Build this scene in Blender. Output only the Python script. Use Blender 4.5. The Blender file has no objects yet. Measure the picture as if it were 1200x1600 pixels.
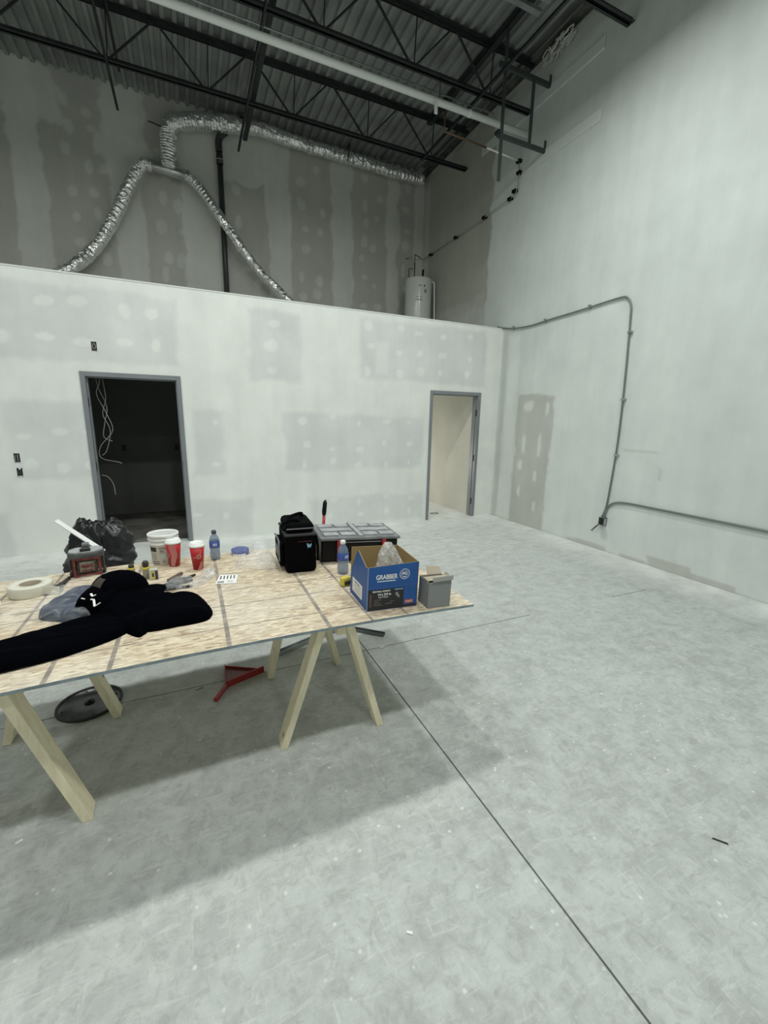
import bpy, math, random
import numpy as np
from mathutils import Vector, Matrix, noise as mn
random.seed(7)
PI = math.pi
C = bpy.context.scene.collection
S = bpy.context.scene
# ---------------------------------------------------------------- camera, world, lights, exposure
cam = bpy.data.cameras.new('camera'); cam.sensor_fit = 'HORIZONTAL'; cam.sensor_width = 36
cam.lens = 664.1 / 1200 * 36; cam.clip_start = 0.05
camo = bpy.data.objects.new('camera', cam); C.objects.link(camo)
pitch, roll, yaw = 0.212477, 0.018535, 0.424970
fw = Vector((math.sin(yaw) * math.cos(pitch), math.cos(yaw) * math.cos(pitch), -math.sin(pitch)))
rt = Vector((math.cos(yaw), -math.sin(yaw), 0)); up = rt.cross(fw)
rt2 = math.cos(roll) * rt + math.sin(roll) * up; up2 = -math.sin(roll) * rt + math.cos(roll) * up
camo.matrix_world = Matrix(((rt2.x, up2.x, -fw.x, 0), (rt2.y, up2.y, -fw.y, 0), (rt2.z, up2.z, -fw.z, 1.69), (0, 0, 0, 1)))
S.camera = camo
S.view_settings.view_transform = 'Standard'; S.view_settings.look = 'None'
S.view_settings.gamma = 1; S.view_settings.use_curve_mapping = False
S.view_settings.exposure = 0.0
w = bpy.data.worlds.new('world'); S.world = w; w.use_nodes = True
w.node_tree.nodes['Background'].inputs[0].default_value = (0.8, 0.9, 1, 1)
w.node_tree.nodes['Background'].inputs[1].default_value = 0.02
LIGHT_COL = (0.965, 1.0, 0.965)
LIGHTS = [  # x, y, watts
    (2.70, -0.34, 150), (0.54, -0.34, 150), (-1.30, -0.34, 130), (-4.4, -0.34, 120),
    (2.9, 3.33, 170), (0.69, 3.33, 160), (-1.05, 3.33, 150), (-4.4, 3.33, 120),
    (1.0, -4.2, 120), (-3.5, -4.2, 120)]
LZ = 5.86
for i, (lx, ly, le) in enumerate(LIGHTS):
    l = bpy.data.lights.new('high_bay_lamp', 'AREA'); l.shape = 'DISK'; l.size = 0.32
    l.energy = le * 0.40; l.color = LIGHT_COL
    o = bpy.data.objects.new('high_bay_lamp', l); o.location = (lx, ly, LZ); C.objects.link(o)
l = bpy.data.lights.new('side_room_fill', 'POINT'); l.energy = 30; l.color = (1, .99, .94); l.shadow_soft_size = .12  # unseen lamp added to brighten the side room
o = bpy.data.objects.new('side_room_fill', l); o.location = (3.1, 8.2, .8); C.objects.link(o)

# ---------------------------------------------------------------- material helpers
def new_mat(name):
    m = bpy.data.materials.new(name); m.use_nodes = True
    nt = m.node_tree; b = nt.nodes['Principled BSDF']
    return m, nt, b
def mat(name, col, rough=0.6, metal=0.0, var=0.0, scale=8.0, bump=0.0, bscale=60.0, coat=0.0, stretch=None):
    m, nt, b = new_mat(name)
    b.inputs['Base Color'].default_value = (*col, 1); b.inputs['Roughness'].default_value = rough
    b.inputs['Metallic'].default_value = metal
    if coat: b.inputs['Coat Weight'].default_value = coat
    if var or bump:
        tc = nt.nodes.new('ShaderNodeTexCoord'); src = tc.outputs['Object']
        if stretch:
            mp = nt.nodes.new('ShaderNodeMapping'); mp.inputs['Scale'].default_value = stretch
            nt.links.new(src, mp.inputs[0]); src = mp.outputs[0]
    if var:
        n = nt.nodes.new('ShaderNodeTexNoise'); n.inputs['Scale'].default_value = scale; n.inputs['Detail'].default_value = 6
        nt.links.new(src, n.inputs['Vector'])
        r = nt.nodes.new('ShaderNodeValToRGB'); r.color_ramp.elements[0].position = .3; r.color_ramp.elements[1].position = .7
        r.color_ramp.elements[0].color = (*[c * (1 - var) for c in col], 1)
        r.color_ramp.elements[1].color = (*[min(1, c * (1 + var)) for c in col], 1)
        nt.links.new(n.outputs[0], r.inputs[0]); nt.links.new(r.outputs[0], b.inputs['Base Color'])
    if bump:
        n2 = nt.nodes.new('ShaderNodeTexNoise'); n2.inputs['Scale'].default_value = bscale; n2.inputs['Detail'].default_value = 4
        nt.links.new(src, n2.inputs['Vector'])
        bp = nt.nodes.new('ShaderNodeBump'); bp.inputs['Strength'].default_value = bump; bp.inputs['Distance'].default_value = 0.01
        nt.links.new(n2.outputs[0], bp.inputs['Height']); nt.links.new(bp.outputs[0], b.inputs['Normal'])
    return m
def node(nt, t, **k):
    n = nt.nodes.new(t)
    for a, v in k.items(): setattr(n, a, v)
    return n
def ramp(nt, src, stops):
    r = nt.nodes.new('ShaderNodeValToRGB'); cr = r.color_ramp
    while len(cr.elements) < len(stops): cr.elements.new(0.5)
    for e, (p, c) in zip(cr.elements, stops): e.position = p; e.color = (*c, 1) if len(c) == 3 else c
    nt.links.new(src, r.inputs[0]); return r.outputs[0]
def mixc(nt, fac, a, b_, mode='MIX'):
    m = nt.nodes.new('ShaderNodeMix'); m.data_type = 'RGBA'; m.blend_type = mode
    for sock, v in ((m.inputs[0], fac), (m.inputs[6], a), (m.inputs[7], b_)):
        if isinstance(v, bpy.types.NodeSocket): nt.links.new(v, sock)
        elif isinstance(v, (int, float)): sock.default_value = v
        else: sock.default_value = (*v, 1)
    return m.outputs[2]
def noise_tex(nt, src, scale, detail=5, rough=.55, st=None, rot=None, dist=0):
    if st or rot:
        mp = nt.nodes.new('ShaderNodeMapping')
        if st: mp.inputs['Scale'].default_value = st
        if rot: mp.inputs['Rotation'].default_value = rot
        nt.links.new(src, mp.inputs[0]); src = mp.outputs[0]
    n = nt.nodes.new('ShaderNodeTexNoise'); n.inputs['Scale'].default_value = scale; n.inputs['Detail'].default_value = detail
    n.inputs['Roughness'].default_value = rough; n.inputs['Distortion'].default_value = dist
    nt.links.new(src, n.inputs['Vector']); return n.outputs[0]

def concrete_mat():
    m, nt, b = new_mat('floor_concrete')
    g = nt.nodes.new('ShaderNodeNewGeometry').outputs['Position']
    big = noise_tex(nt, g, 0.9, 6, .6, dist=.4)
    base = ramp(nt, big, [(.32, (.345, .365, .352)), (.5, (.405, .43, .414)), (.7, (.46, .488, .468))])
    mid = noise_tex(nt, g, 7, 8, .72)
    c = mixc(nt, ramp(nt, mid, [(.40, (0, 0, 0)), (.60, (.75, .75, .75))]), base, (.53, .56, .54))
    dk = noise_tex(nt, g, 16, 8, .75, dist=1.0)
    c = mixc(nt, ramp(nt, dk, [(.48, (0, 0, 0)), (.64, (.55, .55, .55))]), c, (.29, .30, .285))
    br = noise_tex(nt, g, 9, 4, .6, st=(1, 7, 1), rot=(0, 0, .5), dist=.6)
    c = mixc(nt, ramp(nt, br, [(.56, (0, 0, 0)), (.72, (.45, .45, .45))]), c, (.62, .65, .63))
    br2 = noise_tex(nt, g, 7, 4, .6, st=(6, 1, 1), rot=(0, 0, -.35), dist=.8)
    c = mixc(nt, ramp(nt, br2, [(.6, (0, 0, 0)), (.75, (.40, .40, .40))]), c, (.66, .68, .66))
    v = nt.nodes.new('ShaderNodeTexVoronoi'); v.inputs['Scale'].default_value = 13; nt.links.new(g, v.inputs['Vector'])
    c = mixc(nt, ramp(nt, v.outputs['Distance'], [(.05, (.7, .7, .7)), (.12, (0, 0, 0))]), c, (.72, .73, .70))
    # drywall dust swept along the walls, and a wider gradient lifting far floor brightness
    sep = nt.nodes.new('ShaderNodeSeparateXYZ'); nt.links.new(g, sep.inputs[0])
    def grad(sock, a, b2):
        mr = nt.nodes.new('ShaderNodeMapRange'); mr.inputs[1].default_value = a; mr.inputs[2].default_value = b2
        nt.links.new(sock, mr.inputs[0]); return mr.outputs[0]
    mx = nt.nodes.new('ShaderNodeMath'); mx.operation = 'MAXIMUM'
    nt.links.new(grad(sep.outputs[1], 5.5, 6.15), mx.inputs[0]); nt.links.new(grad(sep.outputs[0], 4.35, 5.15), mx.inputs[1])
    sm_ = noise_tex(nt, g, 5, 6, .7, st=(1, 3, 1), dist=.8)
    wide = nt.nodes.new('ShaderNodeMath'); wide.operation = 'MULTIPLY'; nt.links.new(grad(sep.outputs[1], 2.4, 5.2), wide.inputs[0])
    nt.links.new(ramp(nt, sm_, [(.35, (.10, .10, .10)), (.62, (.75, .75, .75))]), wide.inputs[1])
    c = mixc(nt, wide.outputs[0], c, (.76, .785, .76))
    mu = nt.nodes.new('ShaderNodeMath'); mu.operation = 'MULTIPLY'; nt.links.new(mx.outputs[0], mu.inputs[0])
    nt.links.new(ramp(nt, noise_tex(nt, g, 3, 6), [(.3, (.25, .25, .25)), (.62, (1, 1, 1))]), mu.inputs[1])
    c = mixc(nt, mu.outputs[0], c, (.84, .86, .83))
    nt.links.new(c, b.inputs['Base Color']); b.inputs['Roughness'].default_value = .62
    bp = nt.nodes.new('ShaderNodeBump'); bp.inputs['Strength'].default_value = .25; bp.inputs['Distance'].default_value = .004
    nt.links.new(noise_tex(nt, g, 60, 6, .7), bp.inputs['Height']); nt.links.new(bp.outputs[0], b.inputs['Normal'])
    return m
def drywall_mat():
    m, nt, b = new_mat('drywall_finish')
    a = nt.nodes.new('ShaderNodeAttribute'); a.attribute_name = 'col'
    g = nt.nodes.new('ShaderNodeNewGeometry').outputs['Position']
    n = ramp(nt, noise_tex(nt, g, 2.2, 7, .6), [(.3, (.93, .93, .93)), (.7, (1.04, 1.04, 1.04))])
    c = mixc(nt, 1.0, a.outputs['Color'], n, 'MULTIPLY')
    n2 = ramp(nt, noise_tex(nt, g, 6, 5, .6, st=(1, 1, .12)), [(.35, (.965, .965, .965)), (.65, (1.02, 1.02, 1.02))])
    c = mixc(nt, 1.0, c, n2, 'MULTIPLY')
    nt.links.new(c, b.inputs['Base Color']); b.inputs['Roughness'].default_value = .85
    bp = nt.nodes.new('ShaderNodeBump'); bp.inputs['Strength'].default_value = .12; bp.inputs['Distance'].default_value = .004
    nt.links.new(noise_tex(nt, g, 14, 6, .6), bp.inputs['Height']); nt.links.new(bp.outputs[0], b.inputs['Normal'])
    return m
def osb_mat():
    m, nt, b = new_mat('strand_board')
    o = nt.nodes.new('ShaderNodeTexCoord').outputs['Object']
    cols = []
    for k, (rot, sc, st) in enumerate([(.15, 20, (1, 4.2, 1)), (-.65, 22, (1, 3.8, 1)), (.95, 21, (1, 3.6, 1)), (1.7, 24, (1, 4.0, 1)), (-1.15, 23, (1, 3.8, 1)), (.2, 30, (1, 4.5, 1))]):
        mp = nt.nodes.new('ShaderNodeMapping'); mp.inputs['Rotation'].default_value = (0, 0, rot); mp.inputs['Scale'].default_value = st
        mp.inputs['Location'].default_value = (k * 3.1, k * 1.7, 0)
        nt.links.new(o, mp.inputs[0])
        v = nt.nodes.new('ShaderNodeTexVoronoi'); v.inputs['Scale'].default_value = sc; nt.links.new(mp.outputs[0], v.inputs['Vector'])
        sp = nt.nodes.new('ShaderNodeSeparateColor'); nt.links.new(v.outputs['Color'], sp.inputs[0])
        cols.append((ramp(nt, sp.outputs[0], [(0, (.27, .19, .11)), (.18, (.46, .35, .22)), (.55, (.58, .47, .32)), (1, (.76, .67, .50))]), sp.outputs[1]))
    c = cols[0][0]
    for cc, f in cols[1:]:
        c = mixc(nt, ramp(nt, f, [(.52, (0, 0, 0)), (.56, (1, 1, 1))]), c, cc)
    dust = ramp(nt, noise_tex(nt, o, 2.2, 6), [(.42, (.08, .08, .08)), (.72, (.6, .6, .6))])
    c = mixc(nt, dust, c, (.72, .70, .64))
    # printed stud lines: dark ink bands across and thin lines along the board
    sep = nt.nodes.new('ShaderNodeSeparateXYZ'); nt.links.new(o, sep.inputs[0])
    def line(sock, pos, wdt):
        s = nt.nodes.new('ShaderNodeMath'); s.operation = 'SUBTRACT'; nt.links.new(sock, s.inputs[0]); s.inputs[1].default_value = pos
        a = nt.nodes.new('ShaderNodeMath'); a.operation = 'ABSOLUTE'; nt.links.new(s.outputs[0], a.inputs[0])
        mr = nt.nodes.new('ShaderNodeMapRange'); nt.links.new(a.outputs[0], mr.inputs[0])
        mr.inputs[1].default_value = wdt * .5; mr.inputs[2].default_value = wdt * .75; mr.inputs[3].default_value = 1; mr.inputs[4].default_value = 0
        return mr.outputs[0]
    tot = None
    L = [(sep.outputs[0], x, wd) for x, wd in ((-.735, .012), (-.525, .014), (-.33, .014), (.085, .015), (.508, .015), (.712, .012), (.897, .012), (-.93, .014))]
    L += [(sep.outputs[1], y, .007) for y in (1.84, 2.075, 2.27, 2.53, 2.74)]
    for sck, p, wd in L:
        l = line(sck, p, wd)
        if tot is None: tot = l
        else:
            mx = nt.nodes.new('ShaderNodeMath'); mx.operation = 'MAXIMUM'; nt.links.new(tot, mx.inputs[0]); nt.links.new(l, mx.inputs[1]); tot = mx.outputs[0]
    mu = nt.nodes.new('ShaderNodeMath'); mu.operation = 'MULTIPLY'; nt.links.new(tot, mu.inputs[0])
    nt.links.new(ramp(nt, noise_tex(nt, o, 14, 5), [(.3, (.35, .35, .35)), (.6, (.8, .8, .8))]), mu.inputs[1])
    c = mixc(nt, mu.outputs[0], c, (.13, .12, .115))
    nt.links.new(c, b.inputs['Base Color']); b.inputs['Roughness'].default_value = .6
    bp = nt.nodes.new('ShaderNodeBump'); bp.inputs['Strength'].default_value = .2; bp.inputs['Distance'].default_value = .002
    nt.links.new(cols[0][1], bp.inputs['Height']); nt.links.new(bp.outputs[0], b.inputs['Normal'])
    return m
def pine_mat():
    m, nt, b = new_mat('pine_lumber')
    o = nt.nodes.new('ShaderNodeTexCoord').outputs['Object']
    gr = ramp(nt, noise_tex(nt, o, 5, 5, .6, st=(9, 9, 1), dist=.5), [(.3, (.76, .67, .46)), (.5, (.86, .78, .56)), (.7, (.90, .84, .63))])
    v = nt.nodes.new('ShaderNodeTexVoronoi'); v.inputs['Scale'].default_value = 7.5; nt.links.new(o, v.inputs['Vector'])
    c = mixc(nt, ramp(nt, v.outputs['Distance'], [(.09, (.85, .85, .85)), (.15, (0, 0, 0))]), gr, (.22, .13, .07))
    nt.links.new(c, b.inputs['Base Color']); b.inputs['Roughness'].default_value = .6
    return m
def foil_mat():
    m, nt, b = new_mat('foil_duct')
    o = nt.nodes.new('ShaderNodeTexCoord').outputs['Object']
    b.inputs['Base Color'].default_value = (.95, .95, .94, 1); b.inputs['Metallic'].default_value = .95; b.inputs['Roughness'].default_value = .16
    bp = nt.nodes.new('ShaderNodeBump'); bp.inputs['Strength'].default_value = .8; bp.inputs['Distance'].default_value = .03
    nt.links.new(noise_tex(nt, o, 12, 3, .6, dist=.8), bp.inputs['Height']); nt.links.new(bp.outputs[0], b.inputs['Normal'])
    return m
def film_mat(name='clear_film', alpha=.28, tint=(.9, .92, .93), sc=14):
    m, nt, b = new_mat(name)
    o = nt.nodes.new('ShaderNodeTexCoord').outputs['Object']
    b.inputs['Base Color'].default_value = (*tint, 1); b.inputs['Roughness'].default_value = .12
    a = ramp(nt, noise_tex(nt, o, sc, 6, .7, dist=1.5), [(.42, (alpha * .45,) * 3), (.58, (alpha,) * 3), (.68, (min(1, alpha * 2.2),) * 3)])
    nt.links.new(a, b.inputs['Alpha'])
    bp = nt.nodes.new('ShaderNodeBump'); bp.inputs['Strength'].default_value = .9; bp.inputs['Distance'].default_value = .02
    nt.links.new(noise_tex(nt, o, sc * 1.3, 5, .6, dist=1), bp.inputs['Height']); nt.links.new(bp.outputs[0], b.inputs['Normal'])
    return m
M = {}
M['concrete'] = concrete_mat(); M['drywall'] = drywall_mat(); M['osb'] = osb_mat(); M['pine'] = pine_mat(); M['foil'] = foil_mat()
M['film'] = film_mat(); M['film_soft'] = film_mat('soft_film', .15, sc=11); M['film_thin'] = film_mat('thin_film', .16, sc=9); M['film_milky'] = film_mat('milky_film', .62, (.86, .87, .84), 18)
M['joint'] = mat('joint_grout', (.12, .12, .11), .9)  # dark grout base showing between the floor slabs
M['board_edge'] = mat('painted_board_edge', (.22, .27, .29), .7, var=.25, scale=20)
M['deck'] = mat('galvanised_deck', (.31, .32, .31), .5, .25, var=.28, scale=1.6, bump=.1)
M['steel'] = mat('primed_steel', (.032, .038, .038), .5, .3, var=.25, scale=5)
M['steel_bracket'] = mat('grey_green_steel', (.06, .075, .072), .5, .3)
M['galv'] = mat('galvanised_steel', (.42, .44, .45), .42, .8, var=.2, scale=10)
M['conduit'] = mat('conduit_steel', (.20, .225, .215), .42, .55)
M['frame_paint'] = mat('grey_frame_paint', (.22, .235, .25), .42, .1, var=.08, scale=4)
M['white_pipe'] = mat('white_pipe', (.86, .88, .85), .4)
M['black_pipe'] = mat('black_pipe', (.035, .037, .038), .4)
M['black_plastic'] = mat('black_plastic', (.006, .006, .007), .4)
M['dark_metal'] = mat('dark_metal', (.05, .05, .05), .4, .7)
M['heater'] = mat('white_enamel', (.62, .64, .60), .22)
M['white'] = mat('white_plastic', (.80, .81, .79), .35)
M['label_grey'] = mat('print_grey', (.25, .25, .25), .6)
M['ink'] = mat('print_ink', (.02, .02, .022), .6)
M['brass'] = mat('pipe_brown', (.16, .10, .06), .5, .5)
M['wire'] = mat('cable_sheath', (.40, .39, .36), .5)
M['black_cloth'] = mat('black_fleece', (.0012, .0015, .0025), 1.0, bump=.3, bscale=300)
M['mesh_cloth'] = mat('cap_mesh', (.075, .065, .055), .9, bump=.4, bscale=500)
M['navy_cloth'] = mat('navy_cloth', (.035, .05, .085), .9, var=.3, scale=20)
M['bag_cloth'] = mat('cooler_fabric', (.0035, .0035, .004), .7, bump=.3, bscale=260)
M['grey_piping'] = mat('grey_piping', (.18, .19, .21), .6)
M['grey_lid'] = mat('grey_lid_plastic', (.17, .18, .185), .5, var=.3, scale=14)
M['grey_lid_light'] = mat('dusty_grey_plastic', (.33, .345, .35), .6, var=.25, scale=20)
M['red'] = mat('red_plastic', (.36, .03, .03), .4)
M['red_dusty'] = mat('dusty_red_plastic', (.17, .035, .03), .6, var=.5, scale=40)
M['red_cup'] = mat('red_card', (.46, .014, .02), .45)
M['pink_cup'] = mat('pale_red_print', (.52, .19, .18), .5)
M['pan_red'] = mat('dustpan_red', (.33, .025, .025), .4)
M['garbage'] = mat('black_bin_liner', (.007, .007, .008), .3, bump=.5, bscale=14)
M['tape'] = mat('joint_tape_paper', (.66, .65, .55), .8)
M['core'] = mat('card_core', (.30, .25, .19), .9)
M['blue_tape'] = mat('blue_tape', (.03, .06, .28), .6)
M['box_blue'] = mat('blue_carton', (.012, .085, .30), .5, var=.12, scale=12)
M['kraft'] = mat('kraft_card', (.30, .215, .095), .85)
M['kraft_grey'] = mat('kraft_inside', (.38, .33, .25), .85)
M['grey_card'] = mat('grey_carton', (.23, .24, .235), .7)
M['paper'] = mat('white_paper', (.78, .78, .76), .8)
M['yellow'] = mat('yellow_plastic', (.62, .52, .08), .5)
M['logo_blue'] = mat('logo_blue', (.25, .45, .62), .5)
M['fluff'] = mat('loose_insulation', (.62, .62, .58), 1.0)
M['stain_red'] = mat('dull_red_label', (.42, .10, .10), .6)
def bottle_mat():
    m, nt, b = new_mat('bottle_plastic')
    b.inputs['Base Color'].default_value = (.22, .30, .42, 1); b.inputs['Roughness'].default_value = .08; b.inputs['Alpha'].default_value = .62
    return m
M['bottle'] = bottle_mat()
def disc_mat():
    return mat('smoked_plastic', (.06, .065, .065), .3, var=.3, scale=12)
M['disc'] = disc_mat()

for k in ('black_cloth', 'bag_cloth', 'mesh_cloth', 'navy_cloth'): M[k].node_tree.nodes['Principled BSDF'].inputs['Specular IOR Level'].default_value = .02
M['black_plastic'].node_tree.nodes['Principled BSDF'].inputs['Specular IOR Level'].default_value = .2
# ---------------------------------------------------------------- mesh helpers
class MB:
    def __init__(s): s.v = []; s.f = []; s.mi = []; s.sm = []
    def add(s, vs, fs, mi=0, smooth=False, M4=None):
        n = len(s.v)
        for v in vs:
            v = Vector(v)
            if M4 is not None: v = M4 @ v
            s.v.append(tuple(v))
        for f in fs: s.f.append(tuple(i + n for i in f)); s.mi.append(mi); s.sm.append(smooth)
        return s
    def box(s, x0, y0, z0, x1, y1, z1, mi=0, M4=None):
        vs = [(x0, y0, z0), (x1, y0, z0), (x1, y1, z0), (x0, y1, z0), (x0, y0, z1), (x1, y0, z1), (x1, y1, z1), (x0, y1, z1)]
        return s.add(vs, [(0, 3, 2, 1), (4, 5, 6, 7), (0, 1, 5, 4), (1, 2, 6, 5), (2, 3, 7, 6), (3, 0, 4, 7)], mi, False, M4)
    def prism(s, pts, z0, z1, mi=0, M4=None, smooth=False, mi_side=None):
        n = len(pts)
        vs = [(p[0], p[1], z0) for p in pts] + [(p[0], p[1], z1) for p in pts]
        s.add(vs, [tuple(range(n - 1, -1, -1)), tuple(range(n, 2 * n))], mi, False, M4)
        k = len(s.v) - 2 * n
        for i in range(n):
            j = (i + 1) % n
            s.f.append((k + i, k + j, k + n + j, k + n + i)); s.mi.append(mi if mi_side is None else mi_side); s.sm.append(smooth)
        return s
    def lathe(s, prof, seg=24, mi=0, M4=None, smooth=True):   # prof: (r,z); r=0 collapses
        vs = []; fs = []; rows = []
        for r, z in prof:
            if r < 1e-6: rows.append([len(vs)]); vs.append((0, 0, z))
            else:
                rows.append(list(range(len(vs), len(vs) + seg)))
                vs += [(r * math.cos(2 * PI * k / seg), r * math.sin(2 * PI * k / seg), z) for k in range(seg)]
        for a, b in zip(rows, rows[1:]):
            for k in range(seg):
                k2 = (k + 1) % seg
                if len(a) == 1 and len(b) == 1: continue
                if len(a) == 1: fs.append((a[0], b[k2], b[k]))
                elif len(b) == 1: fs.append((a[k], a[k2], b[0]))
                else: fs.append((a[k], a[k2], b[k2], b[k]))
        return s.add(vs, fs, mi, smooth, M4)
    def tube(s, path, r, seg=10, mi=0, smooth=True, cap=True, closed=False):
        P = [Vector(p) for p in path]; n = len(P)
        rs = r if isinstance(r, (list, tuple)) else [r] * n
        T = []
        for i in range(n):
            a = P[i - 1] if (i > 0 or closed) else P[i]; b = P[(i + 1) % n] if (i < n - 1 or closed) else P[i]
            T.append((b - a).normalized())
        u = T[0].orthogonal().normalized(); vs = []
        for i in range(n):
            u = (u - T[i] * u.dot(T[i])); u = u.normalized() if u.length > 1e-6 else T[i].orthogonal().normalized()
            w_ = T[i].cross(u)
            for k in range(seg):
                a = 2 * PI * k / seg; vs.append(tuple(P[i] + rs[i] * (math.cos(a) * u + math.sin(a) * w_)))
        fs = []
        for i in range(n if closed else n - 1):
            j = (i + 1) % n
            for k in range(seg): k2 = (k + 1) % seg; fs.append((i * seg + k, i * seg + k2, j * seg + k2, j * seg + k))
        s.add(vs, fs, mi, smooth)
        if cap and not closed:
            b0 = len(s.v) - n * seg
            s.f.append(tuple(b0 + k for k in range(seg - 1, -1, -1))); s.mi.append(mi); s.sm.append(False)
            s.f.append(tuple(b0 + (n - 1) * seg + k for k in range(seg))); s.mi.append(mi); s.sm.append(False)
        return s
    def bar(s, p0, p1, w_, h, upv=(0, 0, 1), mi=0):   # rectangular bar between points
        p0 = Vector(p0); p1 = Vector(p1); t = (p1 - p0); L = t.length; t.normalize()
        u = Vector(upv); u = (u - t * u.dot(t))
        if u.length < 1e-5: u = t.orthogonal()
        u.normalize(); sd = t.cross(u)
        M4 = Matrix(((t.x, sd.x, u.x, p0.x), (t.y, sd.y, u.y, p0.y), (t.z, sd.z, u.z, p0.z), (0, 0, 0, 1)))
        return s.box(0, -w_ / 2, -h / 2, L, w_ / 2, h / 2, mi, M4)
    def mesh(s, name, mats):
        me = bpy.data.meshes.new(name); me.from_pydata(s.v, [], s.f)
        for m in (mats if isinstance(mats, (list, tuple)) else [mats]): me.materials.append(m)
        me.polygons.foreach_set('material_index', s.mi); me.polygons.foreach_set('use_smooth', s.sm); me.update()
        return me
    def build(s, name, mats, parent=None, bevel=0, solid=0, label=None, loc=None, rotz=0):
        o = bpy.data.objects.new(name, s.mesh(name, mats)); C.objects.link(o)
        if parent is not None: o.parent = parent
        if loc: o.location = loc
        if rotz: o.rotation_euler.z = rotz
        if bevel:
            b = o.modifiers.new('bevel', 'BEVEL'); b.width = bevel; b.segments = 2; b.limit_method = 'ANGLE'; b.angle_limit = .7
        if solid:
            b = o.modifiers.new('solid', 'SOLIDIFY'); b.thickness = solid; b.offset = 0
        if label: o['label'] = label
        return o
def thing(name, label, cat, loc=(0, 0, 0), rotz=0, group=None):
    o = bpy.data.objects.new(name, None); o.empty_display_size = .1; C.objects.link(o)
    o.location = loc; o.rotation_euler.z = rotz; o['label'] = label; o['category'] = cat
    if group: o['group'] = group
    return o
def tag(o, label, cat, group=None):
    o['label'] = label; o['category'] = cat
    if group: o['group'] = group
    return o
def struct(o): o['kind'] = 'structure'; return o
def copy_thing(root, loc=None, label=None):
    r = root.copy(); C.objects.link(r)
    if loc: r.location = loc
    if label: r['label'] = label
    for ch in list(root.children):
        c = ch.copy(); C.objects.link(c); c.parent = r
        for g in list(ch.children):
            d = g.copy(); C.objects.link(d); d.parent = c
    return r
def text(name, body, size, material, parent, M4, extr=.0004, sx=1.0, align='CENTER', bold=0.0):
    cu = bpy.data.curves.new(name, 'FONT'); cu.body = body; cu.size = size; cu.extrude = extr; cu.align_x = align; cu.align_y = 'CENTER'; cu.offset = bold
    t = bpy.data.objects.new(name, cu); C.objects.link(t)
    bpy.context.view_layer.update()
    me = bpy.data.meshes.new_from_object(t.evaluated_get(bpy.context.evaluated_depsgraph_get()))
    C.objects.unlink(t); bpy.data.objects.remove(t)
    me.materials.clear(); me.materials.append(material)
    me.transform(Matrix.Diagonal((sx, 1, 1, 1)))
    o = bpy.data.objects.new(name, me); C.objects.link(o); o.parent = parent; o.matrix_local = M4
    return o
def face_front(x, y, z):   # text plane facing -y
    return Matrix.Translation((x, y, z)) @ Matrix.Rotation(PI / 2, 4, 'X')
def face_left(x, y, z):    # text plane facing -x
    return Matrix.Translation((x, y, z)) @ Matrix.Rotation(-PI / 2, 4, 'Z') @ Matrix.Rotation(PI / 2, 4, 'X')
def smooth_path(pts, k=8):
    P = [Vector(p) for p in pts]; out = []
    for i in range(len(P) - 1):
        p0 = P[max(i - 1, 0)]; p1 = P[i]; p2 = P[i + 1]; p3 = P[min(i + 2, len(P) - 1)]
        for j in range(k):
            t = j / k
            out.append(.5 * ((2 * p1) + (-p0 + p2) * t + (2 * p0 - 5 * p1 + 4 * p2 - p3) * t * t + (-p0 + 3 * p1 - 3 * p2 + p3) * t ** 3))
    out.append(P[-1]); return out
# value noise for painting
def vnoise(u, v, sc, seed):
    u = u * sc + seed * 17.3; v = v * sc + seed * 9.1
    iu = np.floor(u); iv = np.floor(v); fu = u - iu; fv = v - iv
    fu = fu * fu * (3 - 2 * fu); fv = fv * fv * (3 - 2 * fv)
    def h(a, b): x = np.sin(a * 127.1 + b * 311.7 + seed * 74.7) * 43758.5453; return x - np.floor(x)
    return (h(iu, iv) * (1 - fu) + h(iu + 1, iv) * fu) * (1 - fv) + (h(iu, iv + 1) * (1 - fu) + h(iu + 1, iv + 1) * fu) * fv
def fb(u, v, sc, seed): return (vnoise(u, v, sc, seed) * .55 + vnoise(u, v, sc * 2.3, seed + 1) * .3 + vnoise(u, v, sc * 5.1, seed + 2) * .15)
def rect(u, v, u0, u1, v0, v1, soft=.04, wob=.10, seed=1):
    uu = u + (fb(u, v, 3, seed) - .5) * wob * 2; vv = v + (fb(u, v, 3, seed + 5) - .5) * wob * 2
    d = np.minimum(np.minimum(uu - u0, u1 - uu), np.minimum(vv - v0, v1 - vv))
    return np.clip(d / soft + .5, 0, 1)
def blob(u, v, cu, cv, ru, rv, seed=3):
    d = ((u - cu) / ru) ** 2 + ((v - cv) / rv) ** 2
    d = d + (fb(u, v, 9, seed) - .5) * 1.2
    return np.clip((1.0 - d) / .5, 0, 1)
def grid_lines(a, b, step, extra=()):
    n = max(1, int(round((b - a) / step))); L = list(np.linspace(a, b, n + 1))
    for e in extra:
        i = int(np.argmin([abs(x - e) for x in L])); L[i] = e
    return sorted(set(round(float(x), 5) for x in L))
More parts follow.
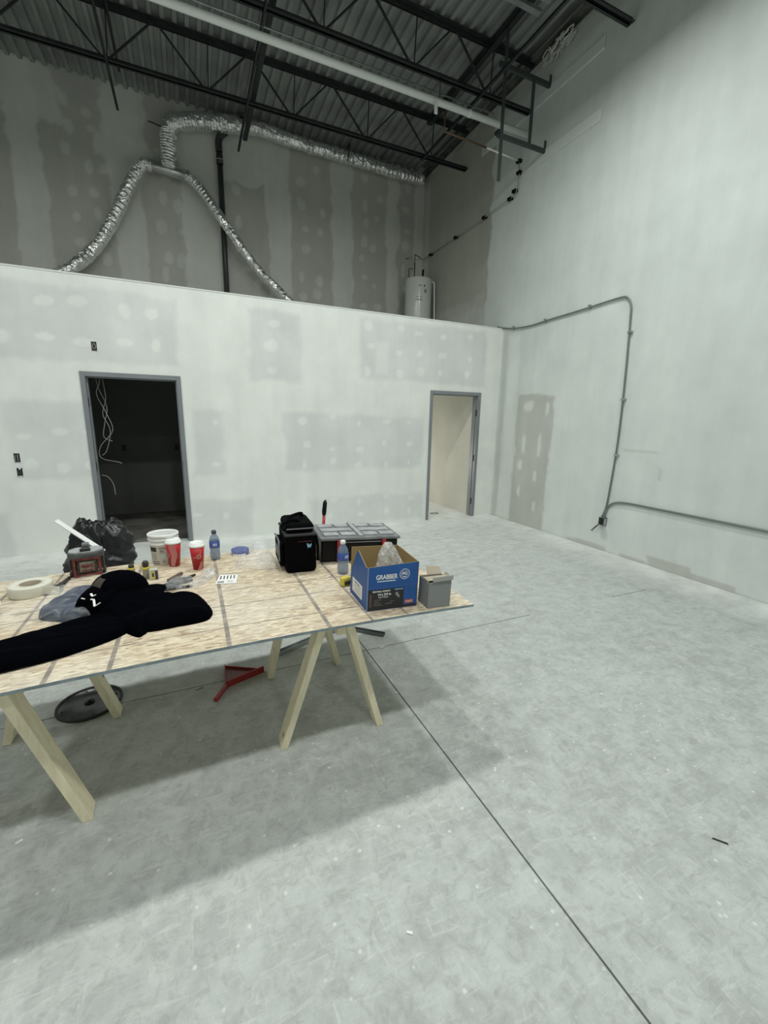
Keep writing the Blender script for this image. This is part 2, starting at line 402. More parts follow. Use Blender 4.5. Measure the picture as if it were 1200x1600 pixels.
def painted_wall(name, mapf, U, V, colf, holes=(), flip=False, extra_boxes=(), box_col=(.5, .5, .48)):
    nu, nv = len(U), len(V)
    uu, vv = np.meshgrid(np.array(U), np.array(V), indexing='ij')
    cols = colf(uu, vv)                                   # nu,nv,3
    verts = [mapf(float(u), float(v)) for u in U for v in V]
    faces = []
    for i in range(nu - 1):
        for j in range(nv - 1):
            cu = (U[i] + U[i + 1]) / 2; cv = (V[j] + V[j + 1]) / 2
            if any(h[0] < cu < h[1] and h[2] < cv < h[3] for h in holes): continue
            a, b, c, d = i * nv + j, (i + 1) * nv + j, (i + 1) * nv + j + 1, i * nv + j + 1
            faces.append((a, d, c, b) if flip else (a, b, c, d))
    mb = MB(); mb.v = verts; mb.f = faces; mb.mi = [0] * len(faces); mb.sm = [False] * len(faces)
    for bx in extra_boxes: mb.box(*bx)
    me = mb.mesh(name, M['drywall'])
    ca = me.color_attributes.new('col', 'FLOAT_COLOR', 'POINT')
    arr = np.ones((len(me.vertices), 4), dtype=np.float32); arr[:, :3] = box_col
    arr[:nu * nv, :3] = cols.reshape(-1, 3)
    ca.data.foreach_set('color', arr.ravel())
    o = bpy.data.objects.new(name, me); C.objects.link(o); return struct(o)
def mixp(base, layer, m): return base * (1 - m[..., None]) + np.array(layer) * m[..., None]

# ---------------------------------------------------------------- setting
XR, YP, YB = 5.03, 6.29, 9.28          # right wall, partition face, back wall
XL, YN = -8.0, -8.0
fl = MB().box(XL, YN, -.2, XR + .15, YB + .15, -.012).build('floor', M['joint']); struct(fl)
JX, JY, gw = 1.093, 2.69, .004
for (x0, y0, x1, y1) in ((XL, YN, JX - gw, JY - gw), (JX + gw, YN, XR, JY - gw), (XL, JY + gw, JX - gw, YB), (JX + gw, JY + gw, XR, YB)):
    MB().box(x0, y0, -.012, x1, y1, 0).build('slab', M['concrete'], fl)
for (x0, x1, yy) in ((2.68, 3.75, JY), (4.26, XR, JY)):
    MB().box(x0, yy - gw, -.012, x1, yy + gw, -.0002).build('joint_filler', M['concrete'], fl)
MUD = (.79, .81, .775); PAP = (.675, .695, .685)
def part_col(u, v):
    c = np.ones(u.shape + (3,)) * np.array(MUD)
    R = [(.80, 1.50, 2.20, 3.12, 1), (2.42, 4.70, 2.30, 3.16, 2), (1.24, 3.52, .93, 1.76, 3), (1.60, 3.56, .03, .50, 4), (-1.93, -.98, .92, 1.84, 5),
         (.03, .42, .90, 1.76, 6), (-.2, .75, .02, .58, 7), (-3.2, -.06, 2.30, 3.12, 8), (-3.2, -2.02, -.1, .52, 9), (-3.4, -2.2, .95, 1.9, 10)]
    for (a, b, d, e, s) in R:
        m = rect(u, v, a, b, d, e, .07, .06, s) * (.62 + .38 * np.clip(fb(u, v, 2.0, s + 20) * 1.8 - .2, 0, 1))
        c = mixp(c, PAP, m)
    c = mixp(c, (.84, .85, .82), .55 * rect(u, v, 2.66, 2.88, 2.38, 2.85, .06, .03, 31))
    dots = []
    for x in (1.13, ): dots += [(x, z, 1.2) for z in (2.38, 2.68, 2.98)]
    for x in (2.55, 3.05, 3.42, 3.85, 4.35): dots += [(x, z, 1) for z in (2.45, 2.75, 3.05)]
    for x in (1.55, 1.98, 2.42, 2.85, 3.30): dots += [(x, z, .85) for z in (1.02, 1.28, 1.68)]
    for x in (1.95, 2.4, 2.85, 3.3): dots += [(x, z, .75) for z in (.18, .45)]
    for x in (.28, ): dots += [(x, z, .8) for z in (1.1, 1.6)]
    for x in (-1.75, -1.45, -1.15): dots += [(x, z, 1) for z in (1.1, 1.48)]
    for x in (-1.85, -1.4, -1.05, -.65, -.3): dots += [(x, z, 1.2) for z in (2.52, 2.95)]
    for x in (0, .4): dots += [(x, .32, .8)]
    rr = random.Random(4)
    for (x, z, k) in dots:
        c = mixp(c, (.82, .84, .80), .7 * blob(u, v, x + rr.uniform(-.04, .04), z + rr.uniform(-.05, .05), .065 * k * rr.uniform(.6, 1.5), .055 * k * rr.uniform(.7, 1.6), int(x * 7 + z * 3) + 50))
    c = mixp(c, (.82, .84, .80), .5 * rect(u, v, 4.82, 5.2, 0, 3.3, .08, .02, 41))
    return c
D1 = (-1.10, -.115, -1, 2.145); D2 = (3.69, 4.60, -1, 2.135)          # clear openings (x0,x1,z0,z1)
PT = 3.25; PD = .14
U = grid_lines(-8, XR, .022, (D1[0], D1[1], D2[0], D2[1])); V = grid_lines(0, PT, .022, (D1[3], D2[3]))
bx = []
for x0, x1 in ((-8, D1[0]), (D1[1], D2[0]), (D2[1], XR)): bx.append((x0, YP + .003, 0, x1, YP + PD, PT))
for d in (D1, D2): bx.append((d[0], YP + .003, d[3], d[1], YP + PD, PT))
painted_wall('wall_partition', lambda u, v: (u, YP, v), U, V, part_col, (D1, D2), False, bx)
struct(MB().box(-8, YP - .006, PT, XR, YP + PD + .01, PT + .018).build('trim_1', mat('top_cap', (.70, .72, .69), .7), bevel=.002))
# small drips of mud and grey line at the foot of the partition
def back_col(u, v):
    c = np.ones(u.shape + (3,)) * np.array((.52, .52, .475))
    c = mixp(c, (.43, .43, .41), np.clip(fb(u, v, .8, 66) * 2 - .8, 0, 1) * .5)
    MUDB = (.68, .69, .64)
    for (a, b, s) in ((-7, -6.6, 11), (-5.8, -5.5, 12), (-4.6, -4.2, 13), (-3.4, -3.1, 14), (-2.24, -1.82, 1), (-.93, -.46, 2), (.14, .84, 3), (1.62, 2.08, 4), (2.92, 3.36, 5), (4.12, 4.42, 6), (4.80, 5.1, 7)):
        c = mixp(c, MUDB, rect(u, v, a, b, 2.5, 7.2, .03, .09, s) * (.75 + .25 * fb(u, v, 2, s)))
    for (a, b, d, e, s) in ((-2.3, -1.55, 6.2, 7.2, 21), (-1.1, -.2, 5.9, 6.2, 22), (.0, .95, 6.1, 6.5, 23), (-.95, -.35, 5.6, 6.9, 24), (.7, 1.9, 5.9, 7.2, 25), (.3, .8, 4.1, 4.6, 26)):
        c = mixp(c, MUDB, .8 * rect(u, v, a, b, d, e, .05, .16, s))
    rr = random.Random(12)
    xs = [-5, -4, -2.75, -1.5, -1.15, -.15, .1, 1.15, 1.35, 2.3, 2.65, 3.6, 3.9, 4.58]
    for x in xs:
        for z in (3.8, 4.2, 4.55, 4.95, 5.35, 5.75, 6.1, 6.5):
            if rr.random() < .22: continue
            c = mixp(c, (.66, .67, .62), .7 * blob(u, v, x + rr.uniform(-.08, .08), z + rr.uniform(-.12, .12), rr.uniform(.05, .11), rr.uniform(.05, .16), int(x * 9 + z * 4) + 90))
    return c
painted_wall('wall_back', lambda u, v: (u, YB, v), grid_lines(-8, XR, .028), grid_lines(2.8, 7.15, .028), back_col, (), False,
             ((-8, YB + .003, 0, XR + .15, YB + .15, 7.3),))
def right_col(u, v):     # u = y, v = z
    c = np.ones(u.shape + (3,)) * np.array((.64, .685, .66))
    c = mixp(c, (.70, .735, .705), .6 * np.clip(fb(u, v * .4, 1.0, 5) * 2.2 - .7, 0, 1))
    c = mixp(c, (.64, .67, .65), .5 * rect(u, v, 1.6, 3.1, .9, 2.6, .2, .15, 6))
    hi = (v > 3.26) * 1.0
    c = mixp(c, (.46, .46, .40), rect(u, v, 6.84, 9.6, 3.75, 6.75, .04, .10, 2) * hi)
    c = mixp(c, (.54, .55, .51), .8 * rect(u, v, 6.84, 9.6, 3.2, 3.95, .08, .10, 3) * hi)
    c = mixp(c, (.58, .58, .54), rect(u, v, 9.0, 9.4, 3.2, 7, .03, .04, 8) * hi)
    rr = random.Random(3)
    for y in (7.3, 7.9, 8.45):
        for z in (3.9, 4.4, 4.9, 5.5, 6.0):
            c = mixp(c, (.47, .47, .43), .6 * blob(u, v, y + rr.uniform(-.1, .1), z + rr.uniform(-.1, .1), .06, rr.uniform(.08, .2), int(y * 9 + z * 5)) * hi)
    # bare board patches
    c = mixp(c, (.47, .475, .44), rect(u, v, 4.97, 5.76, -.3, 2.13, .025, .05, 4) * (1 - .25 * fb(u, v, 3, 77)))
    for (y, z, a, b) in ((5.55, 1.35, .05, .2), (5.2, 1.35, .05, .2), (5.1, 1.9, .04, .12), (5.5, 1.95, .12, .1), (5.6, 1.0, .05, .1), (5.24, .85, .05, .09), (5.58, .55, .04, .1), (5.2, .35, .04, .1)):
        c = mixp(c, (.70, .72, .68), .75 * blob(u, v, y, z, a, b, int(y * 10)))
    c = mixp(c, (.52, .54, .52), .8 * rect(u, v, 6.12, 6.24, -.2, 3.2, .03, .03, 9))  # shade of the partition corner painted as a grey band
    c = mixp(c, (.78, .80, .76), .6 * rect(u, v, 5.82, 6.08, -.2, 3.1, .06, .03, 19))
    for (a, b, h) in ((3.80, 4.48, .06), (3.25, 3.6, .03), (2.73, 3.22, .125), (2.25, 2.78, .075)):
        c = mixp(c, (.49, .485, .455), .85 * rect(u, v, a, b, -.2, h, .012, .022, int(a * 7)))
    c = mixp(c, (.42, .43, .41), .5 * rect(u, v, -8, 9.3, -.2, .02, .012, .01, 33))
    for (y, z) in ((3.23, 1.12),): c = mixp(c, (.38, .4, .38), .45 * rect(u, v, y - .008, y + .008, z - .07, z + .07, .02, .006, 44))
    c = mixp(c, (.45, .46, .44), .5 * rect(u, v, 3.3, 3.75, 1.36, 1.38, .02, .01, 45))
    c = mixp(c, (.40, .42, .40), .45 * blob(u, v, 3.86, .24, .06, .1, 46))
    # dirty, unfinished strip under the roof deck
    c = mixp(c, (.44, .45, .40), .55 * rect(u, v, -8, 9.3, 6.55, 7.3, .12, .06, 51))
    c = mixp(c, (.22, .20, .17), .55 * rect(u, v, 4.5, 9.3, 6.76, 6.84, .05, .08, 52) * np.clip(fb(u, v, 3, 8) * 2 - .5, 0, 1))
    # rooms behind the partition
    return c
painted_wall('wall_right', lambda u, v: (XR, u, v), grid_lines(YN, YB, .035, (YP,)), grid_lines(0, 7.2, .028), right_col, (), True,
             ((XR + .003, YN, 0, XR + .15, YB + .15, 7.3),))
mw = mat('plain_wall', (.62, .65, .62), .85, var=.04, scale=2)
struct(MB().box(XL - .15, YN - .15, 0, XL, YB + .15, 7.3).build('wall_left', mw))
struct(MB().box(XL, YN - .15, 0, XR + .15, YN, 7.3).build('wall_rear', mw))
# roof deck: corrugated sheets running away from the camera
ceil = MB().box(XL - .15, YN - .15, 7.02, XR + .15, YB + .15, 7.12).build('ceiling', M['deck']); struct(ceil)
def deck_profile(n):
    p = []
    for k in range(n):
        x = k * .1525
        p += [(x, 6.945), (x + .072, 6.945), (x + .088, 6.895), (x + .136, 6.895)]
    p.append((n * .1525, 6.945)); return p
prof = deck_profile(6); mb = MB(); n = len(prof)
for yy in (YN, YB + .0): mb.v += [(x, yy, z) for x, z in prof]
mb.f = [(i, i + 1, n + i + 1, n + i) for i in range(n - 1)]; mb.mi = [0] * (n - 1); mb.sm = [False] * (n - 1)
dme = mb.mesh('deck_sheet', M['deck']); x = XL; k = 0
while x < XR - .3:
    o = bpy.data.objects.new('deck_sheet', dme); C.objects.link(o); o.parent = ceil; o.location = (x, 0, .004 * (k % 2))
    mo = None; x += .915; k += 1
# angle ledger at the right wall under the deck
struct(MB().box(XR - .10, YN, 6.87, XR - .004, YB - .02, 6.88).box(XR - .012, YN, 6.82, XR - .004, YB - .02, 6.87).build('trim_2', mat('ledger_steel', (.10, .10, .09), .6, .2, var=.5, scale=6)))
# rooms behind the partition
struct(MB().box(-8, YP + PD, 2.90, XR - .01, YB, 3.05).build('ceiling_storeroom', mw))
dk = mat('dimmed_board', (.17, .175, .16), .9, var=.12, scale=1.5)  # dimness of the storeroom put into the board colour
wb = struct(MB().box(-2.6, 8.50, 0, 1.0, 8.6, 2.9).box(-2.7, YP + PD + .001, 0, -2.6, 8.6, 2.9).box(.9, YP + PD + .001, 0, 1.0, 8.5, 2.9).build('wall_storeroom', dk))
struct(MB().box(2.6, YP + PD + .001, 0, 2.7, 9.2, 2.9).box(4.625, YP + PD + .016, 0, 4.72, 9.2, 2.9).build('wall_side_room', mat('side_room_board', (.58, .57, .50), .85, var=.08, scale=1.5)))
struct(MB().box(-2.6, YP + PD + .02, 0, .9, 8.5, .004).build('floor_storeroom', mat('dimmed_slab', (.16, .155, .135), .7, var=.5, scale=3)))  # brownish patchy slab over the concrete, coloured darker for the room's shade
# steel door frames
def frame(name, x0, x1, zt, hinge_side):
    root = bpy.data.objects.new(name, None); C.objects.link(root); root['kind'] = 'structure'; root.location = (x0, YP, 0)
    W = x1 - x0
    def jamb(s, xa):      # s=+1: opening is to +x
        m = MB()
        m.box(min(xa, xa - s * .05), -.014, 0, max(xa, xa - s * .05), -.003, zt + .05)                # face
        m.box(min(xa + s * .003, xa), -.0135, 0, max(xa + s * .003, xa), PD + .0125, zt)             # soffit
        m.box(min(xa, xa + s * .016), .045, 0, max(xa, xa + s * .016), .10, zt - .016)                # stop
        m.box(min(xa, xa - s * .05), PD + .003, 0, max(xa, xa - s * .05), PD + .014, zt + .05)
        return m.build('jamb', M['frame_paint'], root, bevel=.0015)
    jl = jamb(1, 0); jr = jamb(-1, W)
    MB().box(0, -.014, zt, W, -.003, zt + .05).box(0, -.0135, zt - .003, W, PD + .0125, zt).box(0, .045, zt - .016, W, .10, zt).box(0, PD + .003, zt, W, PD + .014, zt + .05).build('head', M['frame_paint'], root, bevel=.0015)
    jj = jr if hinge_side > 0 else jl; xa = W if hinge_side > 0 else 0; s = -1 if hinge_side > 0 else 1
    for z in (.28, 1.06, 1.84):
        MB().box(min(xa, xa + s * .006), .006, z - .055, max(xa, xa + s * .006), .04, z + .055).build('hinge_pocket', M['ink'], jj)
    js = jl if hinge_side > 0 else jr; xb = 0 if hinge_side > 0 else W
    MB().box(min(xb, xb - s * .006), .010, .98, max(xb, xb - s * .006), .035, 1.09).build('strike_plate', M['ink'], js)
    return root
frame('door_1', D1[0], D1[1], D1[3], -1)
f2 = frame('door_2', D2[0], D2[1], D2[3], 1)
# ---------------------------------------------------------------- roof joists
def joist(y, label):
    t = thing('roof_joist', label, 'joist', (0, y, 0), 0, 'open web steel roof joists')
    zt, zb = 6.885, 6.24
    tc = MB(); xe = XR - .02
    for s in (-1, 1):
        tc.box(XL + .02, min(s * .012, s * .062), zt - .008, xe, max(s * .012, s * .062), zt); tc.box(XL + .02, min(s * .012, s * .020), zt - .062, xe, max(s * .012, s * .020), zt)
    tc.build('top_chord', M['steel'], t)
    bc = MB()
    for s in (-1, 1):
        bc.box(XL + .02, min(s * .010, s * .050), zb, xe, max(s * .010, s * .050), zb + .008); bc.box(XL + .02, min(s * .010, s * .018), zb, xe, max(s * .010, s * .018), zb + .055)
    bc.build('bottom_chord', M['steel'], t)
    dx = 1.228; base = -.67
    for i in range(-6, 5):
        xb = base + dx * i
        for xt in (xb - dx / 2 + .03, xb + dx / 2 - .03):
            if XL < xt < XR - .05: MB().bar((xb + (.03 if xt > xb else -.03), 0, zb + .03), (xt, 0, zt - .03), .018, .028, (0, 1, 0)).build('web', M['steel'], t)
        if xb < XR: MB().bar((xb + .02, 0, zb + .03), (xb + .05, 0, zt - .03), .014, .014, (0, 1, 0)).build('web', M['steel'], t)
    return t
joist(7.66, 'dark steel roof joist nearest the grey back wall')
joist(6.01, 'dark steel roof joist second from the back wall, above the white pipe')
joist(4.36, 'dark steel roof joist third from the back wall, its end by the top edge')
joist(2.71, 'dark steel roof joist fourth from the back wall')
def brid(x, y0, y1, z, w_, h, label):
    m = MB().box(x - w_ / 2, y0, z, x - w_ / 2 + .006, y1, z + h).box(x - w_ / 2, y0, z, x + w_ / 2, y1, z + .006)
    return tag(m.build('bridging_angle', M['steel']), label, 'bridging', 'angles running across the joists')
brid(-.66, 0, 8.62, 6.215, .035, .022, 'long black bridging angle with its free end over the left ducts')
brid(-.60, 0, 8.75, 6.80, .035, .03, 'short-looking upper bridging angle above the left free end')
brid(1.11, 0, 8.88, 6.215, .035, .022, 'black bridging angle ending just right of the black vent pipe')
brid(4.10, 0, 7.7, 6.215, .045, .022, 'bridging angle nearest the right wall')
brid(4.22, 0, 7.7, 6.78, .09, .09, 'wide upper steel angle beside the right wall')
tag(MB().box(1.17, 0, 6.32, 1.24, 8.72, 6.33).box(1.17, 0, 6.33, 1.178, 8.72, 6.36).box(1.232, 0, 6.33, 1.24, 8.72, 6.36).build('steel_channel', M['steel']),
    'thick black steel channel crossing under the deck beside the vent pipe', 'channel')
for (x, y, z, L) in ((-4.2, 0, 6.215, 8.6),): brid(x, 0, 8.6, z, .035, .022, 'bridging angle far left beyond the frame')
# white pipe along the second joist
wp = thing('sprinkler_pipe', 'long white pipe running under the roof joists to the right wall', 'pipe', (0, 5.99, 5.955))
MB().tube([(-8 + .02, 0, 0), (XR - .01, 0, 0)], .042, 16).build('pipe', M['white_pipe'], wp)
for x in (-3.2, .2, 3.42):
    MB().tube([(x, -.02, -.02), (x, -.02, .33)], .006, 6).build('hanger_rod', M['steel'], wp)
MB().box(3.33, -.055, -.175, 3.375, -.035, -.02).build('drop_nipple', M['white_pipe'], wp)
MB().tube([(3.9, 0, 0), (3.94, 0, 0)], .047, 16).build('coupling', M['white_pipe'], wp)
tag(MB().tube([(-8 + .02, 6.22, 6.225), (4.5, 6.22, 6.225)], .011, 8).build('thin_conduit', M['galv']), 'thin pale conduit running beside the long white pipe', 'conduit')
t = thing('galvanised_channel', 'two pale galvanised strips under the deck at top right', 'channel', (0, 0, 0))
MB().box(2.5, 5.08, 6.62, 4.3, 5.15, 6.66).build('strip', M['galv'], t); MB().box(2.5, 4.92, 6.62, 4.3, 4.97, 6.66).build('strip', M['galv'], t)
# water line from the ceiling, down the right wall and back to the heater
wl = thing('water_line', 'thin water line on the right wall held by black clamps down to the heater', 'pipe')
MB().tube([(3.62, 6.15, 6.0), (3.62, 6.15, 5.745), (4.36, 6.15, 5.72)], .014, 8).build('brown_pipe', M['brass'], wl)
MB().tube([(4.36, 6.15, 5.72), (4.985, 6.15, 5.69)], .012, 8).build('white_pipe', M['white_pipe'], wl)
MB().tube([(4.985, 6.15, 5.69), (4.985, 6.12, 5.5), (4.985, 6.16, 5.235), (4.985, 7.2, 5.20), (4.985, 9.17, 5.19), (4.55, 9.17, 5.14), (4.54, 8.8, 5.08)], .008, 8).build('wall_pipe', mat('grey_pipe', (.30, .31, .29), .5), wl)
for (y, z) in ((6.15, 5.69), (6.12, 5.52), (6.30, 5.23), (6.2, 5.30), (6.97, 5.21), (7.87, 5.20), (8.83, 5.19)):
    MB().box(4.965, y - .03, z - .02, 5.028, y + .01, z + .02).box(4.95, y + .012, z - .03, 5.0, y + .03, z + .015).build('clamp', M['black_plastic'], wl)
# steel hanger frame in front of the second joist
hf = thing('steel_hanger_frame', 'dark steel hanger frame of crossed angles fixed near the right wall', 'bracket', (0, 5.63, 0))
MB().box(4.13, -.02, 6.355, 5.02, .02, 6.41).box(4.985, -.02, 6.41, 5.02, -.012, 6.50).build('upper_arm', M['steel_bracket'], hf)
MB().box(4.16, -.02, 5.55, 5.02, .02, 5.60).box(4.985, -.02, 5.60, 5.02, -.012, 5.70).build('lower_arm', M['steel_bracket'], hf)
MB().box(4.68, -.03, 5.60, 4.73, -.02, 6.36).build('short_upright', M['steel_bracket'], hf)
MB().box(4.185, -.032, 5.01, 4.235, -.021, 6.80).build('long_upright', M['steel_bracket'], hf)
MB().box(4.14, -.04, 5.58, 4.18, .04, 5.62).build('bolt', M['steel'], hf)
# loose insulation at the wall head
def fluff():
    m = MB(); rr = random.Random(5)
    for k in range(26):
        y = 5.15 + rr.random() * .45; p = [(4.93 + rr.uniform(-.03, .06), y, 6.70 + rr.uniform(0, .12))]
        for j in range(4):
            q = p[-1]; p.append((min(5.01, q[0] + rr.uniform(-.02, .02)), q[1] + rr.uniform(-.02, .08), q[2] - rr.uniform(-.02, .05)))
        m.tube(smooth_path(p, 3), .008, 5)
    o = m.build('insulation_tuft', M['fluff']); tag(o, 'frayed white insulation tuft stuffed under the deck at top right', 'insulation'); return o
fluff()
# proud board strips on the right wall
def strip(y0, y1, z0, z1, label):
    o = MB().box(XR - .016, y0, z0, XR - .001, y1, z1).build('wall_strip', mat('strip_board', (.66, .70, .67), .85), bevel=.003); tag(o, label, 'board', 'thin boards high on the right wall')
strip(4.66, 6.1, 5.45, 5.60, 'narrow pale board strip on the right wall, lower of two')
strip(4.72, 7.2, 6.25, 6.39, 'narrow pale board strip on the right wall, upper of two')

# ---------------------------------------------------------------- ducts, vent, heater
def duct_mesh(path, r, seed=1, k=22, sg=22):
    P = smooth_path(path, k); m = MB().tube(P, r, sg, smooth=False)
    for i in range(len(P)):
        ridge = .05 * math.sin(i * 2.1 + seed)
        for j in range(sg):
            v = Vector(m.v[i * sg + j]); n_ = v - P[i]
            f = 1 + ridge + .13 * mn.noise(v * 9 + Vector((seed, 0, 0))) + .11 * mn.noise(v * 24)
            m.v[i * sg + j] = tuple(P[i] + n_ * f)
    return m
YD = 9.08
dt = thing('foil_duct', 'silver foil duct rising from the two branches and running along the back wall top', 'duct', (0, YD, 0))
duct_mesh([(-.02, 0, 5.80), (0, 0, 6.1), (.02, 0, 6.36)], .125, 1).build('riser', M['foil'], dt)
duct_mesh([(.02, 0, 6.38), (.15, -.02, 6.50), (.5, -.03, 6.60), (.86, -.03, 6.66), (1.15, -.03, 6.70)], .128, 2).build('upper_run', M['foil'], dt)
duct_mesh([(1.15, -.03, 6.70), (1.55, -.03, 6.74), (2.05, -.03, 6.70), (2.8, -.02, 6.69), (3.5, 0, 6.69), (4.2, 0, 6.67), (4.75, 0, 6.67), (4.84, -.02, 6.69)], .108, 3).build('long_run', M['foil'], dt)
MB().tube([(-.40, 0, 5.79), (.30, 0, 5.75)], .085, 20).build('tee', mat('tee_sheet_metal', (.6, .6, .6), .25, .9), dt)
duct_mesh([(-.28, 0, 5.78), (-.42, 0, 5.76), (-.62, 0, 5.45), (-.9, 0, 4.90), (-1.2, 0, 4.42), (-1.6, -.05, 4.0), (-2.0, -.1, 3.7), (-2.1, -.1, 3.2)], .098, 5).build('left_branch', M['foil'], dt)
duct_mesh([(.20, 0, 5.76), (.36, -.02, 5.68), (.60, -.08, 5.40), (.95, -.14, 4.90), (1.35, -.14, 4.42), (1.75, -.12, 4.08), (2.15, -.1, 3.7), (2.2, -.1, 3.2)], .08, 6).build('right_branch', M['foil'], dt)
MB().tube([(3.20, .08, 6.90), (3.18, -.16, 6.85), (3.13, -.16, 6.55)], .012, 6).build('hanger_strap', M['steel'], dt)
vp = thing('vent_pipe', 'black vertical vent pipe on the back wall bending up to the deck', 'pipe', (0, 9.20, 0))
MB().tube([(.82, 0, 3.06), (.82, 0, 6.30)], .048, 16).build('pipe', M['black_pipe'], vp)
MB().tube(smooth_path([(.82, 0, 6.30), (.82, 0, 6.46), (.87, -.02, 6.56), (1.05, -.04, 6.70), (1.25, -.05, 6.86)], 5), .058, 16).build('elbow', M['black_pipe'], vp)
MB().tube([(.82, 0, 6.10), (.82, 0, 6.25)], .058, 16).build('coupling', M['black_pipe'], vp)
MB().tube([(.82, 0, 6.165), (.82, 0, 6.18)], .0595, 16).build('clamp_ring', M['galv'], vp)
tag(MB().tube([(-.28, 9.27, 6.52), (-.22, 9.22, 6.49), (-.06, 9.2, 6.45)], .009, 6).build('wire_tail', M['black_pipe']), 'short dark wire tail poking from the back wall by the duct', 'wire')
wh = thing('water_heater', 'white cylindrical water heater standing above the partition in the corner', 'water heater', (4.60, 8.62, 3.05))
MB().lathe([(0, .03), (.27, .03), (.275, .05), (.275, 1.50), (.27, 1.525), (.22, 1.54), (0, 1.545)], 40).build('tank', M['heater'], wh)
MB().lathe([(0, 0), (.25, 0), (.25, .03), (0, .03)], 30).build('base', M['black_plastic'], wh)
MB().tube([(-.105, 0, 1.54), (-.105, 0, 1.84)], .014, 8).tube([(-.105, 0, 1.84), (-.105, 0, 2.0), (.10, .1, 1.99)], .009, 8).build('inlet_pipe', M['brass'], wh)
MB().tube([(.09, 0, 1.54), (.10, 0, 1.74)], .022, 8).build('outlet_pipe', M['black_plastic'], wh)
MB().tube([(-.22, .03, 1.5), (-.22, .03, 1.72), (-.13, .03, 1.74)], .008, 8).build('relief_loop', M['dark_metal'], wh)
MB().tube([(.2, -.08, 1.50), (.315, -.08, 1.51), (.335, -.08, 1.47), (.37, -.10, .4), (.37, -.1, .05)], .016, 8).build('drain_pipe', M['white_pipe'], wh)
def curved_label(a0, a1, z0, z1, r, name, m_, parent, n=8):
    mb = MB(); vs = []
    for i in range(n + 1):
        a = a0 + (a1 - a0) * i / n
        for z in (z0, z1): vs.append((r * math.cos(a), r * math.sin(a), z))
    mb.add(vs, [(2 * i, 2 * i + 2, 2 * i + 3, 2 * i + 1) for i in range(n)], 0, True)
    return mb.build(name, m_, parent)
ang = lambda d: math.radians(d)
curved_label(ang(-118), ang(-104), 1.34, 1.36, .2765, 'maker_plate', M['label_grey'], wh)
curved_label(ang(-94), ang(-89), 1.33, 1.37, .2765, 'round_badge', M['ink'], wh)
curved_label(ang(-92), ang(-80), 1.22, 1.29, .2765, 'energy_label', M['label_grey'], wh)
for q in range(5): curved_label(ang(-128 + q * 6), ang(-124 + q * 6), 1.07, 1.10, .2765, 'print', M['label_grey'], wh)
for q in range(4): curved_label(ang(-127 + q * 7), ang(-122 + q * 7), 1.13, 1.145, .2765, 'print', M['label_grey'], wh)

# ---------------------------------------------------------------- conduits and boxes
cx = XR - .022
c1 = thing('electrical_conduit', 'grey conduit bent over the top and down the right wall to the box', 'conduit')
MB().tube(smooth_path([(cx, 6.42, 3.31), (cx, 6.28, 3.27), (cx, 6.0, 3.215), (cx, 5.6, 3.185), (cx, 5.2, 3.20), (cx, 4.6, 3.215), (cx, 4.08, 3.235), (cx, 3.95, 3.215), (cx, 3.885, 3.12), (cx, 3.868, 2.95), (cx, 3.848, 2.6), (cx, 3.825, 2.0), (cx, 3.82, 1.4), (cx, 3.85, .75), (cx, 3.87, .58), (cx, 3.905, .47)], 6), .0115, 10).build('pipe', M['conduit'], c1)
for (y, z, hz) in ((6.0, 3.215, 1), (5.3, 3.197, 1), (4.5, 3.218, 1), (3.853, 2.8, 0), (3.826, 2.0, 0), (3.82, 1.3, 0)):
    (MB().box(cx - .018, y - .012, z - .02, XR, y + .012, z + .035) if hz else MB().box(cx - .018, y - .035, z - .012, XR, y + .02, z + .012)).build('strap', M['galv'], c1)
c2 = thing('electrical_conduit', 'grey conduit curving from the box and running right near the floor', 'conduit')
MB().tube(smooth_path([(cx, 3.875, .47), (cx, 3.86, .56), (cx, 3.82, .635), (cx, 3.73, .69), (cx, 3.55, .712), (cx, 3.2, .713), (cx, 2.4, .712), (cx, 1.6, .71), (cx, .2, .71)], 6), .013, 10).build('pipe', M['conduit'], c2)
bxo = thing('outlet_box', 'small metal outlet box with a dangling cable loop low on the right wall', 'outlet box', (XR - .03, 3.885, .41))
MB().box(-.022, -.045, -.055, .028, -.040, .055).box(-.022, .040, -.055, .028, .045, .055).box(-.022, -.045, .050, .028, .045, .055).box(-.022, -.045, -.055, .028, .045, -.05).box(.02, -.045, -.055, .028, .045, .055).build('box', M['galv'], bxo)
MB().box(-.012, -.028, -.05, .015, -.005, .045).box(-.012, .008, -.05, .015, .03, .045).build('receptacle', M['ink'], bxo)
MB().tube(smooth_path([(-.01, .03, -.05), (-.02, .07, -.09), (-.02, .12, -.15), (-.02, .14, -.155), (-.02, .11, -.12), (-.02, .05, -.055)], 5), .0045, 6).build('cable_loop', M['dark_metal'], bxo)
